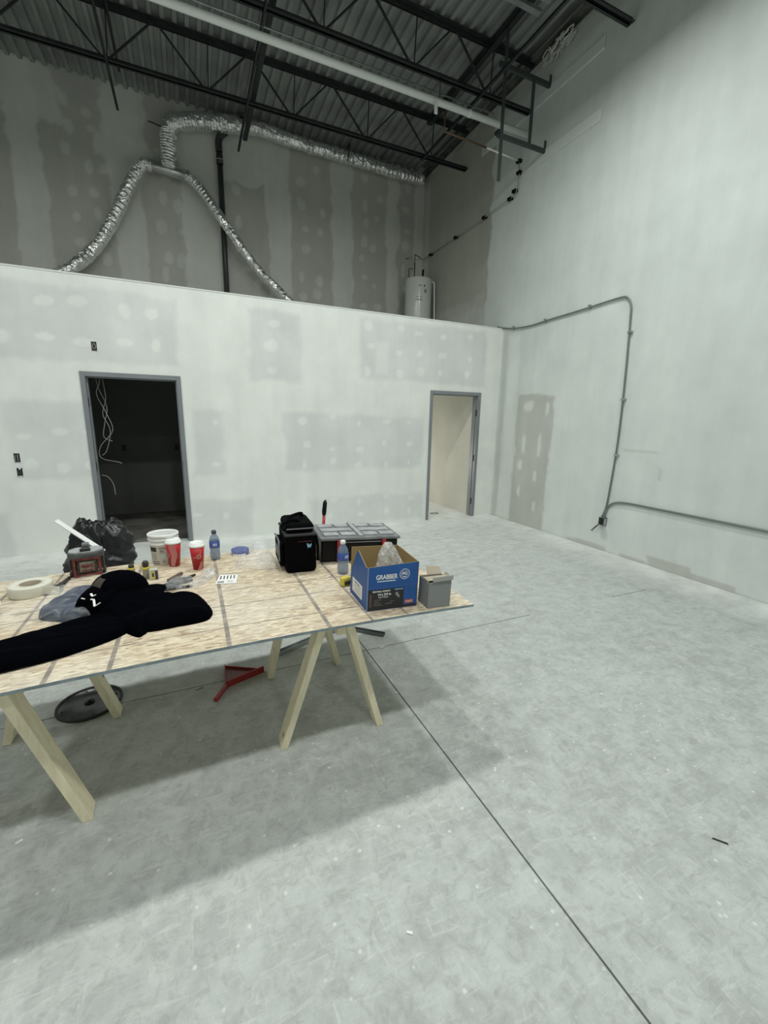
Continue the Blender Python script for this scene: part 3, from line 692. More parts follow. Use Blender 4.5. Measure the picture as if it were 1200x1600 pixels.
def wall_box(x, z, label, kind):
    t = thing('outlet_box', label, 'outlet box', (x, YP - .001, z), 0, 'open boxes in the partition')
    MB().box(-.028, -.002, -.052, .028, 0, .052).build('box', M['ink'], t)
    MB().box(-.032, -.004, -.056, -.028, 0, .056).box(.028, -.004, -.056, .032, 0, .056).box(-.03, -.004, .052, .03, 0, .056).box(-.03, -.004, -.056, .03, 0, -.052).build('rim', M['white'], t)
    if kind == 'loop':
        MB().tube([(.016 * math.cos(a), -.006, .028 * math.sin(a)) for a in [i * 2 * PI / 14 for i in range(14)]], .003, 6, closed=True).build('wire', M['wire'], t)
    elif kind == 'two':
        MB().tube([(-.02, -.006, -.05), (-.012, -.008, .03), (.008, -.008, .036), (.006, -.006, -.045)], .0035, 6).build('wire', M['wire'], t)
    else:
        MB().box(-.005, -.006, .035, .012, -.003, .056).box(-.02, -.006, -.048, .028, -.003, -.042).build('tab', M['white'], t)
wall_box(-.969, 2.486, 'black open outlet box above the left door', 'loop')
wall_box(-1.862, 1.185, 'black open box left of the left door, upper with looped wire', 'two')
wall_box(-1.857, 1.015, 'black open box left of the left door, lower one', 'tab')
for (x, lb) in ((-1.05, 'dark outlet box on the dark room wall, left one'), (-.24, 'dark outlet box on the dark room wall, right one')):
    tag(MB().box(x - .03, 8.485, 1.10, x + .03, 8.498, 1.2).build('outlet_box', M['ink'], bevel=.003), lb, 'outlet box', 'boxes in the dark room')
# cables hanging inside the left doorway
def cable(pts, lb): tag(MB().tube(smooth_path(pts, 7), .0034, 6).build('hanging_cable', M['wire']), lb, 'cable', 'cables hanging in the left doorway')
yy = 6.52
cable([(-1.0, yy, 2.6), (-.99, yy, 2.13), (-1.04, yy, 1.95), (-.96, yy, 1.72), (-.91, yy, 1.5), (-1.06, yy, 1.3), (-1.07, yy, 1.15), (-.88, yy, 1.09), (-.85, yy, 1.07)], 'pale cable ending lowest in a curl to the right inside the left doorway')
cable([(-.97, yy + .02, 2.6), (-.96, yy + .02, 2.15), (-.95, yy + .02, 1.9), (-1.0, yy + .02, 1.7), (-.94, yy + .02, 1.5), (-1.0, yy + .02, 1.25), (-1.06, yy + .02, 1.18)], 'pale cable weaving down the middle of the hanging bunch')
cable([(-1.03, yy + .03, 2.6), (-1.03, yy + .03, 2.1), (-.95, yy + .03, 1.8), (-.99, yy + .03, 1.6), (-1.02, yy + .03, 1.42), (-.93, yy + .03, 1.36)], 'shortest pale cable of the hanging bunch')
cable([(-1.085, 6.5, .93), (-1.02, 6.52, .90), (-.97, 6.52, .80), (-.96, 6.52, .66)], 'short stray cable end low behind the left door jamb')
tag(MB().tube(smooth_path([(3.78, 6.35, .09), (3.86, 6.33, .085), (3.93, 6.34, .09), (3.86, 6.37, .10), (3.78, 6.38, .09)], 5), .005, 6).build('cable_stub', M['dark_metal']), 'small dark cable stub at the foot of the right door frame', 'cable')

# ---------------------------------------------------------------- table and sawhorses
TZ = .79
def drop(x): return .02 * (x - .1) ** 2
def tz(x): return TZ - drop(x) + .0005
tb = thing('table_board', 'large speckled strand board laid over two sawhorses as a table', 'table', (0, 0, 0))
mb = MB(); NX, NY = 34, 8
def bl(s, t_):
    x0 = -1.17 + s * (1.285 + 1.17); x1 = -1.17 + s * (1.30 + 1.17)
    y0 = 1.655 + s * .03; y1 = 2.915 + s * .072
    x = x0 * (1 - t_) + x1 * t_; y = y0 * (1 - t_) + y1 * t_
    return x, y
for lay, dz in ((0, 0), (1, -.013)):
    for i in range(NX + 1):
        for j in range(NY + 1):
            x, y = bl(i / NX, j / NY); mb.v.append((x, y, TZ - drop(x) + dz))
N = (NX + 1) * (NY + 1); idx = lambda i, j: i * (NY + 1) + j
for i in range(NX):
    for j in range(NY):
        mb.f.append((idx(i, j), idx(i + 1, j), idx(i + 1, j + 1), idx(i, j + 1))); mb.mi.append(0)
        mb.f.append((N + idx(i, j), N + idx(i, j + 1), N + idx(i + 1, j + 1), N + idx(i + 1, j))); mb.mi.append(0)
for i in range(NX):
    mb.f.append((idx(i, 0), N + idx(i, 0), N + idx(i + 1, 0), idx(i + 1, 0))); mb.mi.append(1)
    mb.f.append((idx(i, NY), idx(i + 1, NY), N + idx(i + 1, NY), N + idx(i, NY))); mb.mi.append(0)
for j in range(NY):
    mb.f.append((idx(0, j), idx(0, j + 1), N + idx(0, j + 1), N + idx(0, j))); mb.mi.append(1)
    mb.f.append((idx(NX, j), N + idx(NX, j), N + idx(NX, j + 1), idx(NX, j + 1))); mb.mi.append(0)
mb.sm = [False] * len(mb.f)
mb.build('panel', [M['osb'], M['board_edge']], tb)
def sawhorse(cx_, feet, label):
    t = thing('sawhorse', label, 'sawhorse', (cx_, 2.28, 0), 0, 'pine sawhorses under the board')
    zt = TZ - .013 - drop(cx_) - .003
    o = MB().box(-.02, -.50, zt - .089, .02, .50, zt).build('top_rail', M['pine'], t, bevel=.002)
    for (fx, fy, ty, s) in feet:      # foot xy, top y
        m = MB(); m.bar((fx - cx_, fy - 2.28, .0), (s * .045, ty - 2.28, zt - .006), .089, .038, (s, 0, .4))
        # trim the sole level with the floor
        m.v = [(x, y, max(z, 0.0)) for x, y, z in m.v]; m.v = [(x, y, min(z, zt - .001)) for x, y, z in m.v]
        m.build('leg', M['pine'], t, bevel=.002)
    MB().box(-.12, -.355, zt - .19, .12, -.335, zt - .10).build('brace', M['pine'], t) if False else None
    return t
sawhorse(.595, [(.335, 1.985, 1.90, -1), (.865, 1.955, 1.88, 1), (.375, 2.64, 2.60, -1), (.84, 2.62, 2.58, 1)], 'pale pine sawhorse under the right end of the board')
sawhorse(-.755, [(-1.0, 1.93, 1.86, -1), (-.515, 1.905, 1.84, 1), (-.985, 2.57, 2.60, -1), (-.495, 2.595, 2.55, 1)], 'pale pine sawhorse under the left end of the board')

# ---------------------------------------------------------------- soft heaps
def heap(outline, hfun, R=.07, res=.008, z0=0.0, edge=0.0):
    P = np.array(outline, float)
    n = len(P); x0, y0 = P.min(0) - res; x1, y1 = P.max(0) + res
    xs = np.arange(x0, x1 + res, res); ys = np.arange(y0, y1 + res, res)
    X, Y = np.meshgrid(xs, ys, indexing='ij')
    ins = np.zeros(X.shape, bool); dist = np.full(X.shape, 9.0); nx = X.copy(); ny = Y.copy()
    for i in range(n):
        ax, ay = P[i]; bx_, by = P[(i + 1) % n]
        cond = ((ay > Y) != (by > Y)); xi = (bx_ - ax) * (Y - ay) / ((by - ay) if by != ay else 1e-9) + ax
        ins ^= cond & (X < xi)
        L2 = (bx_ - ax) ** 2 + (by - ay) ** 2; t = np.clip(((X - ax) * (bx_ - ax) + (Y - ay) * (by - ay)) / L2, 0, 1)
        qx = ax + t * (bx_ - ax); qy = ay + t * (by - ay); d = np.hypot(X - qx, Y - qy)
        m = d < dist; dist = np.where(m, d, dist); nx = np.where(m, qx, nx); ny = np.where(m, qy, ny)
    Z = np.zeros_like(X)
    H = hfun(X, Y); s = np.clip(dist / R, 0, 1); Z = z0 + edge + H * np.sqrt(np.clip(1 - (1 - s) ** 2, 0, 1))
    Z = np.where(ins, Z, z0); X2 = np.where(ins, X, nx); Y2 = np.where(ins, Y, ny)
    keep = {}; mb = MB()
    def vid(i, j):
        k = (i, j)
        if k not in keep: keep[k] = len(mb.v); mb.v.append((float(X2[i, j]), float(Y2[i, j]), float(Z[i, j])))
        return keep[k]
    for i in range(X.shape[0] - 1):
        for j in range(X.shape[1] - 1):
            q = [(i, j), (i + 1, j), (i + 1, j + 1), (i, j + 1)]
            if sum(ins[a] for a in q) >= 1:
                mb.f.append(tuple(vid(*a) for a in q)); mb.mi.append(0); mb.sm.append(True)
    return mb
def smooth_outline(pts, k=6):
    P = [Vector((*p, 0)) for p in pts]; n = len(P); out = []
    for i in range(n):
        p0, p1, p2, p3 = P[i - 1], P[i], P[(i + 1) % n], P[(i + 2) % n]
        for j in range(k):
            t = j / k
            q = .5 * ((2 * p1) + (-p0 + p2) * t + (2 * p0 - 5 * p1 + 4 * p2 - p3) * t * t + (-p0 + 3 * p1 - 3 * p2 + p3) * t ** 3)
            out.append((q.x, q.y))
    return out
def folds(X, Y, sc, seed, dirx=1, diry=1): return np.abs(vnoise(X * dirx, Y * diry, sc, seed) - .5) * 2
# hoodie
hd = thing('hoodie', 'black hoodie spread on the board with one sleeve reaching left', 'hoodie', (0, 0, tz(-.3)))
bo = smooth_outline([(-.50, 2.16), (-.40, 2.08), (-.27, 1.90), (-.235, 1.905), (-.20, 1.955), (-.10, 1.95), (.0, 1.94), (.035, 1.99), (.03, 2.07), (-.02, 2.16), (-.12, 2.26), (-.20, 2.32), (-.40, 2.36), (-.50, 2.32), (-.54, 2.24)])
heap(bo, lambda X, Y: .048 + .045 * np.exp(-((X + .33) ** 2 + (Y - 2.22) ** 2) / .014) + .018 * folds(X, Y, 9, 3) - .014 * folds(X, Y, 14, 8, 2.2, .7), .06).build('body', M['black_cloth'], hd)
sl = smooth_outline([(-1.02, 1.86), (-.95, 1.95), (-.76, 2.02), (-.66, 2.07), (-.52, 2.13), (-.38, 2.15), (-.28, 2.05), (-.32, 1.93), (-.50, 1.83), (-.70, 1.79), (-.95, 1.765), (-1.03, 1.80)])
heap(sl, lambda X, Y: .036 + .012 * folds(X, Y, 10, 5, .7, 2.5), .07).build('sleeve', M['black_cloth'], hd)
rs = smooth_outline([(-.25, 1.94), (-.10, 1.925), (.0, 1.935), (.03, 1.98), (.025, 2.09), (-.02, 2.20), (-.12, 2.24), (-.22, 2.15)])
heap(rs, lambda X, Y: .050 + .014 * folds(X, Y, 9, 15, .6, 2.0), .06).build('folded_sleeve', M['black_cloth'], hd)
hood = smooth_outline([(-.54, 2.20), (-.44, 2.13), (-.36, 2.16), (-.34, 2.26), (-.40, 2.34), (-.50, 2.32)])
heap(hood, lambda X, Y: .095 + .02 * folds(X, Y, 12, 25), .05).build('hood', M['black_cloth'], hd)
lg = MB(); zz = .104
def stroke(pts, w_=.009):
    for a, b in zip(pts, pts[1:]): lg.bar(a, b, w_, .003)
P0 = Vector((-.452, 2.108, .082)); ux = Vector((.90, -.40, .15)).normalized(); uy = Vector((.18, .52, .84)).normalized()
q = lambda a, b: P0 + ux * a + uy * b
stroke([q(-.012, .055), q(-.002, .043), q(.012, .047)]); stroke([q(-.006, .030), q(.008, .026), q(.018, -.004), q(.040, .008)]); stroke([q(-.052, .04), q(-.035, .034)], .005)
lg.build('printed_mark', M['white'], hd, label='white angular mark printed on the hoodie')
# cap on the hoodie
cp = thing('cap', 'black mesh-sided cap lying on top of the hoodie', 'cap', (-.37, 2.32, tz(-.3) + .052), math.radians(-20)); cp.scale = (1.28, 1.28, 1.2)
mb = MB(); vs = []; fs = []; seg = 28; rows = 9
for i in range(rows + 1):
    a = (PI / 2) * i / rows; z = .088 * math.sin(a) ** .85 if i else 0
    r = math.cos(a)
    for k in range(seg):
        th = 2 * PI * k / seg; rr_ = 1 + .04 * mn.noise(Vector((math.cos(th) * 2, math.sin(th) * 2, i * .5)))
        vs.append((.098 * r * math.cos(th) * rr_, .088 * r * math.sin(th) * rr_, z))
for i in range(rows):
    for k in range(seg):
        k2 = (k + 1) % seg; fs.append((i * seg + k, i * seg + k2, (i + 1) * seg + k2, (i + 1) * seg + k))
crown = MB().add(vs, fs, 0, True)
crown.mi = [0] * len(crown.f)
crown.build('crown', M['black_cloth'], cp, solid=.002)
def cap_patch(t0, t1, i0, i1, name, m_):
    m = MB(); nn = 7; vs = []; 
    for i in range(5):
        a = (PI / 2) * (i0 + (i1 - i0) * i / 4) / rows; z = .0895 * math.sin(a) ** .85; r = math.cos(a) * 1.02
        for k in range(nn):
            th = t0 + (t1 - t0) * k / (nn - 1); rr_ = 1 + .04 * mn.noise(Vector((math.cos(th) * 2, math.sin(th) * 2, (i0 + (i1 - i0) * i / 4) * .5)))
            vs.append((.1005 * r * math.cos(th) * rr_, .0905 * r * math.sin(th) * rr_, z))
    m.add(vs, [(i * nn + k, i * nn + k + 1, (i + 1) * nn + k + 1, (i + 1) * nn + k) for i in range(4) for k in range(nn - 1)], 0, True)
    return m.build(name, m_, cp, label='see-through brownish mesh panel')
cap_patch(math.radians(215), math.radians(252), 1.6, 5.6, 'mesh_panel', M['mesh_cloth'])
cap_patch(math.radians(165), math.radians(205), 1.2, 5.6, 'mesh_panel', mat('mesh_dark', (.02, .019, .018), .9))
MB().lathe([(0, .092), (.006, .091), (.007, .087), (0, .086)], 12).build('button', M['black_cloth'], cp)
bm_ = MB(); vs = []
for i in range(7):
    for k in range(13):
        th = math.radians(-52 + 104 * k / 12); rr_ = .088 + .075 * i / 6 * math.cos(math.radians(-52 + 104 * k / 12) * .8)
        vs.append((rr_ * math.cos(th), rr_ * math.sin(th) * .9, .012 - .02 * (math.sin(th)) ** 2 - .010 * i / 6))
bm_.add(vs, [(i * 13 + k, i * 13 + k + 1, (i + 1) * 13 + k + 1, (i + 1) * 13 + k) for i in range(6) for k in range(12)], 0, True)
bm_.build('brim', M['black_cloth'], cp, solid=.003)
# clothing in a clear bag
pb = thing('bagged_garment', 'folded navy garment in a clear plastic bag left of the hoodie', 'clothing', (0, 0, tz(-.6)))
heap(smooth_outline([(-.69, 2.27), (-.61, 2.20), (-.52, 2.15), (-.47, 2.20), (-.46, 2.42), (-.50, 2.53), (-.60, 2.52), (-.66, 2.40)], 4), lambda X, Y: .045 + .012 * folds(X, Y, 10, 2), .03).build('garment', M['navy_cloth'], pb)
heap(smooth_outline([(-.73, 2.30), (-.66, 2.20), (-.55, 2.13), (-.46, 2.13), (-.44, 2.45), (-.46, 2.72), (-.55, 2.76), (-.64, 2.72), (-.69, 2.5)], 4), lambda X, Y: .056 + .02 * folds(X, Y, 9, 7) - .035 * np.clip((Y - 2.5) / .2, 0, 1), .05).build('bag', M['film_soft'], pb)
# roll of joint tape
tr = thing('tape_roll', 'roll of cream paper joint tape lying flat at the left', 'tape', (-.815, 2.65, tz(-.8)))
MB().lathe([(.047, 0), (.092, 0), (.094, .004), (.094, .050), (.092, .054), (.047, .054), (.047, 0)], 48).build('tape', M['tape'], tr)
MB().lathe([(.043, 0), (.0468, 0), (.0468, .053), (.043, .053), (.043, 0)], 40).build('core', M['core'], tr)
MB().bar((.07, -.06, .026), (.14, -.085, .024), .003, .045, (0, 0, 1)).build('loose_end', M['tape'], tr)
# putty knife
pk = thing('putty_knife', 'small dark putty knife lying right of the tape roll', 'putty knife', (-.70, 2.66, tz(-.7)), math.radians(82))
MB().prism([(-.085, -.036), (-.02, -.030), (.005, -.016), (.005, .016), (-.02, .030), (-.085, .036)], .001, .003).build('blade', M['galv'], pk)
MB().prism([(0, -.018), (.03, -.012), (.045, -.018), (.055, -.009), (.14, -.006), (.14, .006), (.055, .009), (.045, .018), (.03, .012), (0, .018)], .0, .018).build('handle', M['dark_metal'], pk, bevel=.003)
tag(MB().bar((-.82, 2.37, tz(-.8) + .003), (-.64, 2.40, tz(-.7) + .003), .004, .003).bar((-.80, 2.35, tz(-.8) + .003), (-.66, 2.40, tz(-.7) + .003), .004, .003).build('plastic_tie', M['tape']), 'pair of thin pale ties between tape roll and bagged garment', 'tie')
tag(MB().lathe([(0, 0), (.045, 0), (.055, .06), (.05, .062), (.04, .005), (0, .005)], 30).build('white_bowl', M['white']), 'white round tub cut by the left edge of the photo', 'tub').location = (-.915, 2.40, tz(-.9))
# dusty tool
tl = thing('power_tool', 'dusty boxy tool with grey rounded top and red framed body', 'tool', (-.60, 2.855, tz(-.6)), math.radians(8)); tl.scale = (.88, .85, .98)
MB().box(-.055, -.05, .012, .055, .05, .10).build('body', mat('tool_body', (.05, .045, .04), .7, var=.6, scale=50), tl, bevel=.006)
fr = MB()
for sx_ in (-1, 1):
    fr.box(sx_ * .068 - .007, -.062, .0, sx_ * .068 + .007, -.048, .115).box(sx_ * .068 - .007, .048, .0, sx_ * .068 + .007, .062, .115)
    fr.box(sx_ * .068 - .006, -.05, .005, sx_ * .068 + .006, .05, .018)
fr.box(-.068, -.062, .0, .068, -.05, .014).box(-.068, -.062, .100, .068, -.05, .114).build('red_frame', M['red_dusty'], tl, bevel=.003)
MB().box(-.04, -.058, .028, .04, -.049, .088).build('front_panel', mat('tool_panel', (.20, .18, .15), .8, var=.5, scale=60), tl, bevel=.003)
MB().box(-.032, -.062, .055, .032, -.057, .07).box(-.03, -.064, .034, .034, -.057, .04).build('red_stripe', M['red_dusty'], tl)
for sx_ in (-1, 1): MB().box(sx_ * .09 - .008, -.04, 0, sx_ * .09 + .008, .04, .03).box(sx_ * .088 - .006, -.03, .04, sx_ * .088 + .006, .03, .10).build('side_handle', M['dark_metal'], tl, bevel=.003)
oc = [(-.10, -.03), (-.06, -.07), (.06, -.07), (.10, -.03), (.10, .035), (.06, .075), (-.06, .075), (-.10, .035)]
MB().prism(oc, .112, .140).build('top_base', mat('tool_top_dark', (.07, .075, .075), .5, var=.4, scale=30), tl, bevel=.006)
MB().prism([(x * .93, y * .93) for x, y in oc], .140, .152).build('top_cover', M['grey_lid_light'], tl, bevel=.004)
MB().prism([(-.03, -.062), (.03, -.062), (.018, .02), (-.018, .02)], .150, .170).build('dial_block', M['dark_metal'], tl, bevel=.005)
MB().box(-.02, .0, .150, .02, .05, .185).build('handle_block', M['grey_lid'], tl, bevel=.006)
# pail
pl = thing('plastic_pail', 'white ribbed plastic pail with black print behind the red cups', 'pail', (-.20, 2.90, tz(-.2))); pl.scale = (.92, .92, .95)
MB().lathe([(0, .004), (.068, .004), (.071, 0), (.078, .0), (.086, .135), (.094, .137), (.094, .145), (.088, .147), (.089, .162), (.095, .164), (.095, .171), (.089, .173), (.090, .185), (.096, .187), (.097, .198), (.094, .203), (.088, .203), (.086, .19), (.072, .008), (0, .008)], 48).build('bucket', M['white'], pl)
def cone_label(r0, r1, z0, z1, a0, a1, name, m_, parent, n=8):
    vs = []
    for i in range(n + 1):
        a = ang(a0 + (a1 - a0) * i / n)
        vs += [(r0 * math.cos(a), r0 * math.sin(a), z0), (r1 * math.cos(a), r1 * math.sin(a), z1)]
    return MB().add(vs, [(2 * i, 2 * i + 2, 2 * i + 3, 2 * i + 1) for i in range(n)], 0, True).build(name, m_, parent)
rz = lambda z: .0782 + .008 * z / .135 + .0006
def pail_label(z0, z1, a0, a1, name, m_): cone_label(rz(z0), rz(z1), z0, z1, a0, a1, name, m_, pl)
pail_label(.093, .122, -155, -121, 'black_print', M['ink']); pail_label(.112, .119, -112, -80, 'print_line', M['label_grey']); pail_label(.088, .106, -106, -90, 'print_seal', M['label_grey'])
pail_label(.055, .078, -112, -78, 'green_print', mat('pale_green_print', (.45, .55, .50), .6))
for q_ in range(4): pail_label(.040 + q_ * .012, .0435 + q_ * .012, -152, -122, 'print_line', M['label_grey'])
pail_label(.010, .015, -155, -112, 'print_bar', M['ink']); pail_label(.024, .028, -150, -112, 'print_bar', M['ink']); pail_label(.018, .034, -96, -86, 'print_seal', M['label_grey'])
# cups
def cup(x, y, s, label, variant):
    t = thing('paper_cup', label, 'cup', (x, y, tz(x)), 0, 'red paper cups')
    h = .150 * s; r0, r1 = .029 * s, .043 * s
    MB().lathe([(0, .004), (r0 * .93, .004), (r0, 0), (r1, h), (r1 * .97, h), (r0 * .95, .006), (0, .006)], 36).build('cup_wall', M['red_cup'], t)
    MB().lathe([(r1 * .96, h - .006), (r1 * 1.06, h - .006), (r1 * 1.09, h), (r1 * 1.06, h + .005), (r1 * 1.0, h + .006), (r1 * .94, h + .018), (r1 * .86, h + .021), (r1 * .78, h + .016), (0, h + .015)], 36).build('lid', M['white'], t)
    R = lambda z: r0 + (r1 - r0) * z / h + .0005
    def patch(fn, z0, z1, name, m_, n=14, k=7):
        vs = []
        for i in range(n + 1):
            z = z0 + (z1 - z0) * i / n; a0, a1 = fn(i / n)
            for j in range(k + 1):
                a = ang(a0 + (a1 - a0) * j / k); vs.append((R(z) * math.cos(a), R(z) * math.sin(a), z))
        MB().add(vs, [(i * (k + 1) + j, i * (k + 1) + j + 1, (i + 1) * (k + 1) + j + 1, (i + 1) * (k + 1) + j) for i in range(n) for j in range(k)], 0, True).build(name, m_, t)
    def ring(ac, zc, ro, ri, name):
        vs = []; nn = 24
        for i in range(nn):
            th = 2 * PI * i / nn
            for rr_ in (ri, ro):
                z = zc + rr_ * math.sin(th); a = ang(ac) + rr_ * math.cos(th) / R(zc); vs.append(((R(z) + .0004) * math.cos(a), (R(z) + .0004) * math.sin(a), z))
        MB().add(vs, [(2 * i, 2 * ((i + 1) % nn), 2 * ((i + 1) % nn) + 1, 2 * i + 1) for i in range(nn)], 0, True).build(name, M['pink_cup'], t)
    if variant == 0:
        patch(lambda u: (-128 + 16 * math.exp(-((u - .48) / .16) ** 2), -72 - 14 * math.cos(u * PI * 1.9)), .002, h - .004, 'pale_panel', M['pink_cup'])
        ring(-150, h * .50, .016 * s, .007 * s, 'round_emblem')
    else:
        ring(-78, h * .58, .015 * s, .006 * s, 'round_emblem')
        patch(lambda u: (-74 + 6 * u, -62 + 4 * u), h * .64, h * .86, 'pale_panel', M['pink_cup'], 6, 3)
        patch(lambda u: (-128, -92), h * .53, h * .57, 'print_line', M['pink_cup'], 2, 5)
        patch(lambda u: (-98 + 40 * u, -40), .002, h * .36, 'pale_panel', M['pink_cup'], 8, 6)
cup(-.143, 2.805, 1.0, 'red paper cup with a pale wavy panel and white lid, in front of pail', 0)
cup(-.012, 2.690, .98, 'mostly plain red paper cup with white lid, right of the other cup', 1)
# water bottles
def bottle(x, y, s, rot, label, cap_m):
    t = thing('water_bottle', label, 'bottle', (x, y, tz(x)), rot, 'water bottles')
    h = .195 * s
    MB().lathe([(0, .004), (.022, .002), (.031, .006), (.033, .02), (.0325, .045), (.030, .06), (.0325, .075), (.033, .125), (.032, .135), (.027, .155), (.016, .172), (.0125, .178), (.0125, .186), (0, .186)] if s else [], 28, M4=Matrix.Diagonal((s, s, s, 1))).build('body', M['bottle'], t)
    MB().lathe([(.0331, .085), (.0338, .086), (.0338, .128), (.0331, .129)], 28, M4=Matrix.Diagonal((s, s, s, 1))).build('wrapper', mat('bottle_wrapper', (.05, .10, .42), .4), t)
    for a0 in (-110, -94, -78): cone_label(.0342 * s, .0342 * s, .100 * s, .118 * s, a0, a0 + 9, 'wrapper_print', M['white'], t, 3)
    MB().lathe([(0, .180), (.0155, .180), (.0158, .186), (.0155, .199), (.013, .202), (0, .202)], 20, M4=Matrix.Diagonal((s, s, s, 1))).build('bottle_cap', cap_m, t)
bottle(.093, 2.845, .95, 0, 'clear water bottle with a blue label standing beside blue tape', M['disc'])
bottle(.785, 2.32, 1.02, .4, 'clear water bottle with white cap standing left of blue carton', M['white'])
# blue tape
bt = thing('tape_roll', 'roll of blue painter tape in plastic wrap near the cooler', 'tape', (.252, 2.90, tz(.25)))
MB().lathe([(.034, 0), (.056, 0), (.056, .036), (.034, .036), (.034, 0)], 40).build('tape', M['blue_tape'], bt)
MB().lathe([(.0305, 0), (.0338, 0), (.0338, .036), (.0305, .036), (.0305, 0)], 32).build('core', M['blue_tape'], bt)
curved_label(ang(-150), ang(-60), .001, .014, .0572, 'pale_wrap', M['paper'], bt)
MB().lathe([(0, .039), (.05, .040), (.060, .034), (.061, .004), (.07, .001)], 24).build('shrink_wrap', M['film_thin'], bt)
# clear plastic sheet
heapm = heap(smooth_outline([(.20, 2.62), (.31, 2.55), (.43, 2.50), (.44, 2.88), (.40, 2.95), (.33, 2.94), (.31, 2.80), (.22, 2.74)], 4), lambda X, Y: .035 + .035 * folds(X, Y, 12, 4) + .03 * np.clip((Y - 2.7) / .2, 0, 1), .05)
o = heapm.build('plastic_bag', M['film']); o.location = (0, 0, tz(.35)); tag(o, 'crumpled clear plastic bag left of the black cooler bag', 'plastic bag')
# paper card
pc = thing('instruction_card', 'white printed card lying on the board right of tools', 'card', (.13, 2.44, tz(.1)), math.radians(-8))
MB().prism([(-.055, -.065), (.055, -.075), (.06, .06), (-.04, .08)], .001, .0022).build('sheet', M['paper'], pc)
for k in range(5): MB().box(-.035 + k * .018, .0, .0022, -.029 + k * .018, .055, .0026).build('print_bar', M['ink'], pc)
MB().box(-.045, -.055, .0022, -.01, -.03, .0026).box(.005, -.05, .0022, .04, -.045, .0026).box(.005, -.035, .0022, .035, -.031, .0026).build('print_block', M['label_grey'], pc)
# clear blister pack and tools
o = heap(smooth_outline([(-.07, 2.40), (-.03, 2.37), (.03, 2.44), (.09, 2.56), (.07, 2.66), (.03, 2.62), (-.03, 2.50)], 4), lambda X, Y: .02 + .03 * folds(X, Y, 14, 6), .03, .006)
o = o.build('blister_pack', M['film_milky']); o.location = (0, 0, tz(0)); tag(o, 'torn clear plastic package with white edges in front of the cups', 'packaging')
def pliers(x, y, rot, label, hm):
    t = thing('pliers', label, 'pliers', (x, y, tz(x)), rot, 'hand tools beside the hoodie')
    MB().prism([(.0, -.010), (.05, -.004), (.055, 0), (.05, .004), (0, .010), (-.02, .012), (-.02, -.012)], .003, .014).build('jaw', M['dark_metal'], t, bevel=.002)
    for s in (-1, 1):
        MB().tube(smooth_path([(-.015, s * .006, .009), (-.045, s * .022, .010), (-.08, s * .026, .010), (-.12, s * .018, .009)], 4), [.006] * 12 + [.005], 8).build('handle', hm, t)
pliers(-.095, 2.46, math.radians(20), 'dark pliers lying behind the hoodie, left pair', M['dark_metal'])
pliers(-.07, 2.53, math.radians(40), 'dark-handled pliers lying behind the hoodie, further pair', mat('green_grip', (.03, .05, .045), .5))
pliers(-.10, 2.39, math.radians(-5), 'dark grey pliers nearest the hoodie edge', mat('dark_grip', (.02, .025, .025), .4))
o = MB().bar((-.17, 2.50, .016), (-.10, 2.60, .018), .018, .02).build('hand_tool', mat('brown_grip', (.12, .08, .06), .5), bevel=.006); o.location.z = tz(-.1) - .004; tag(o, 'short brown tool grip behind the dark pliers', 'tool handle')
o = heap(smooth_outline([(-.18, 2.41), (-.12, 2.37), (-.05, 2.40), (-.04, 2.50), (-.08, 2.56), (-.15, 2.52)], 4), lambda X, Y: .026 + .02 * folds(X, Y, 14, 9), .03, .006).build('tool_pouch_film', M['film']); o.location = (0, 0, tz(-.1)); tag(o, 'clear plastic sleeve crumpled over the dark hand tools', 'packaging')
# knives / small yellow tools behind the hoodie
def small_tube(x, y, h, r, label):
    t = thing('glue_bottle', label, 'bottle', (x, y, tz(x)), 0, 'yellow and black bottles')
    MB().lathe([(0, 0), (r, 0), (r, h * .55), (r * .9, h * .62), (0, h * .62)], 20).build('body', mat('grey_tube', (.32, .32, .28), .5), t)
    MB().lathe([(r * 1.02, h * .50), (r * 1.06, h * .50), (r * 1.06, h * .64), (r * .8, h * .66), (0, h * .66)], 20).build('collar', M['yellow'], t)
    MB().lathe([(0, h * .66), (r * .85, h * .66), (r * .85, h * .88), (r * .6, h * .98), (0, h)], 20).build('cap', mat('tube_cap', (.035, .028, .025), .5), t)
small_tube(-.283, 2.63, .105, .019, 'small bottle with black cap and yellow collar behind the hoodie')
small_tube(-.368, 2.74, .06, .018, 'short black and yellow bottle half hidden behind the cap')
bx_ = thing('battery_pack', 'upright pack with yellow and purple label beside the black-capped bottle', 'battery pack', (-.243, 2.60, tz(-.24)), math.radians(-5))
MB().box(-.022, -.014, 0, .022, .014, .060).build('case', mat('pack_case', (.55, .55, .48), .5), bx_, bevel=.002)
MB().box(-.010, -.0155, .004, .006, -.0135, .052).build('label_strip', M['yellow'], bx_); MB().box(.009, -.0155, .002, .022, -.0135, .052).build('label_strip', mat('purple_print', (.05, .03, .06), .5), bx_)
MB().box(-.006, -.0165, .018, .002, -.0153, .04).build('print', M['ink'], bx_)

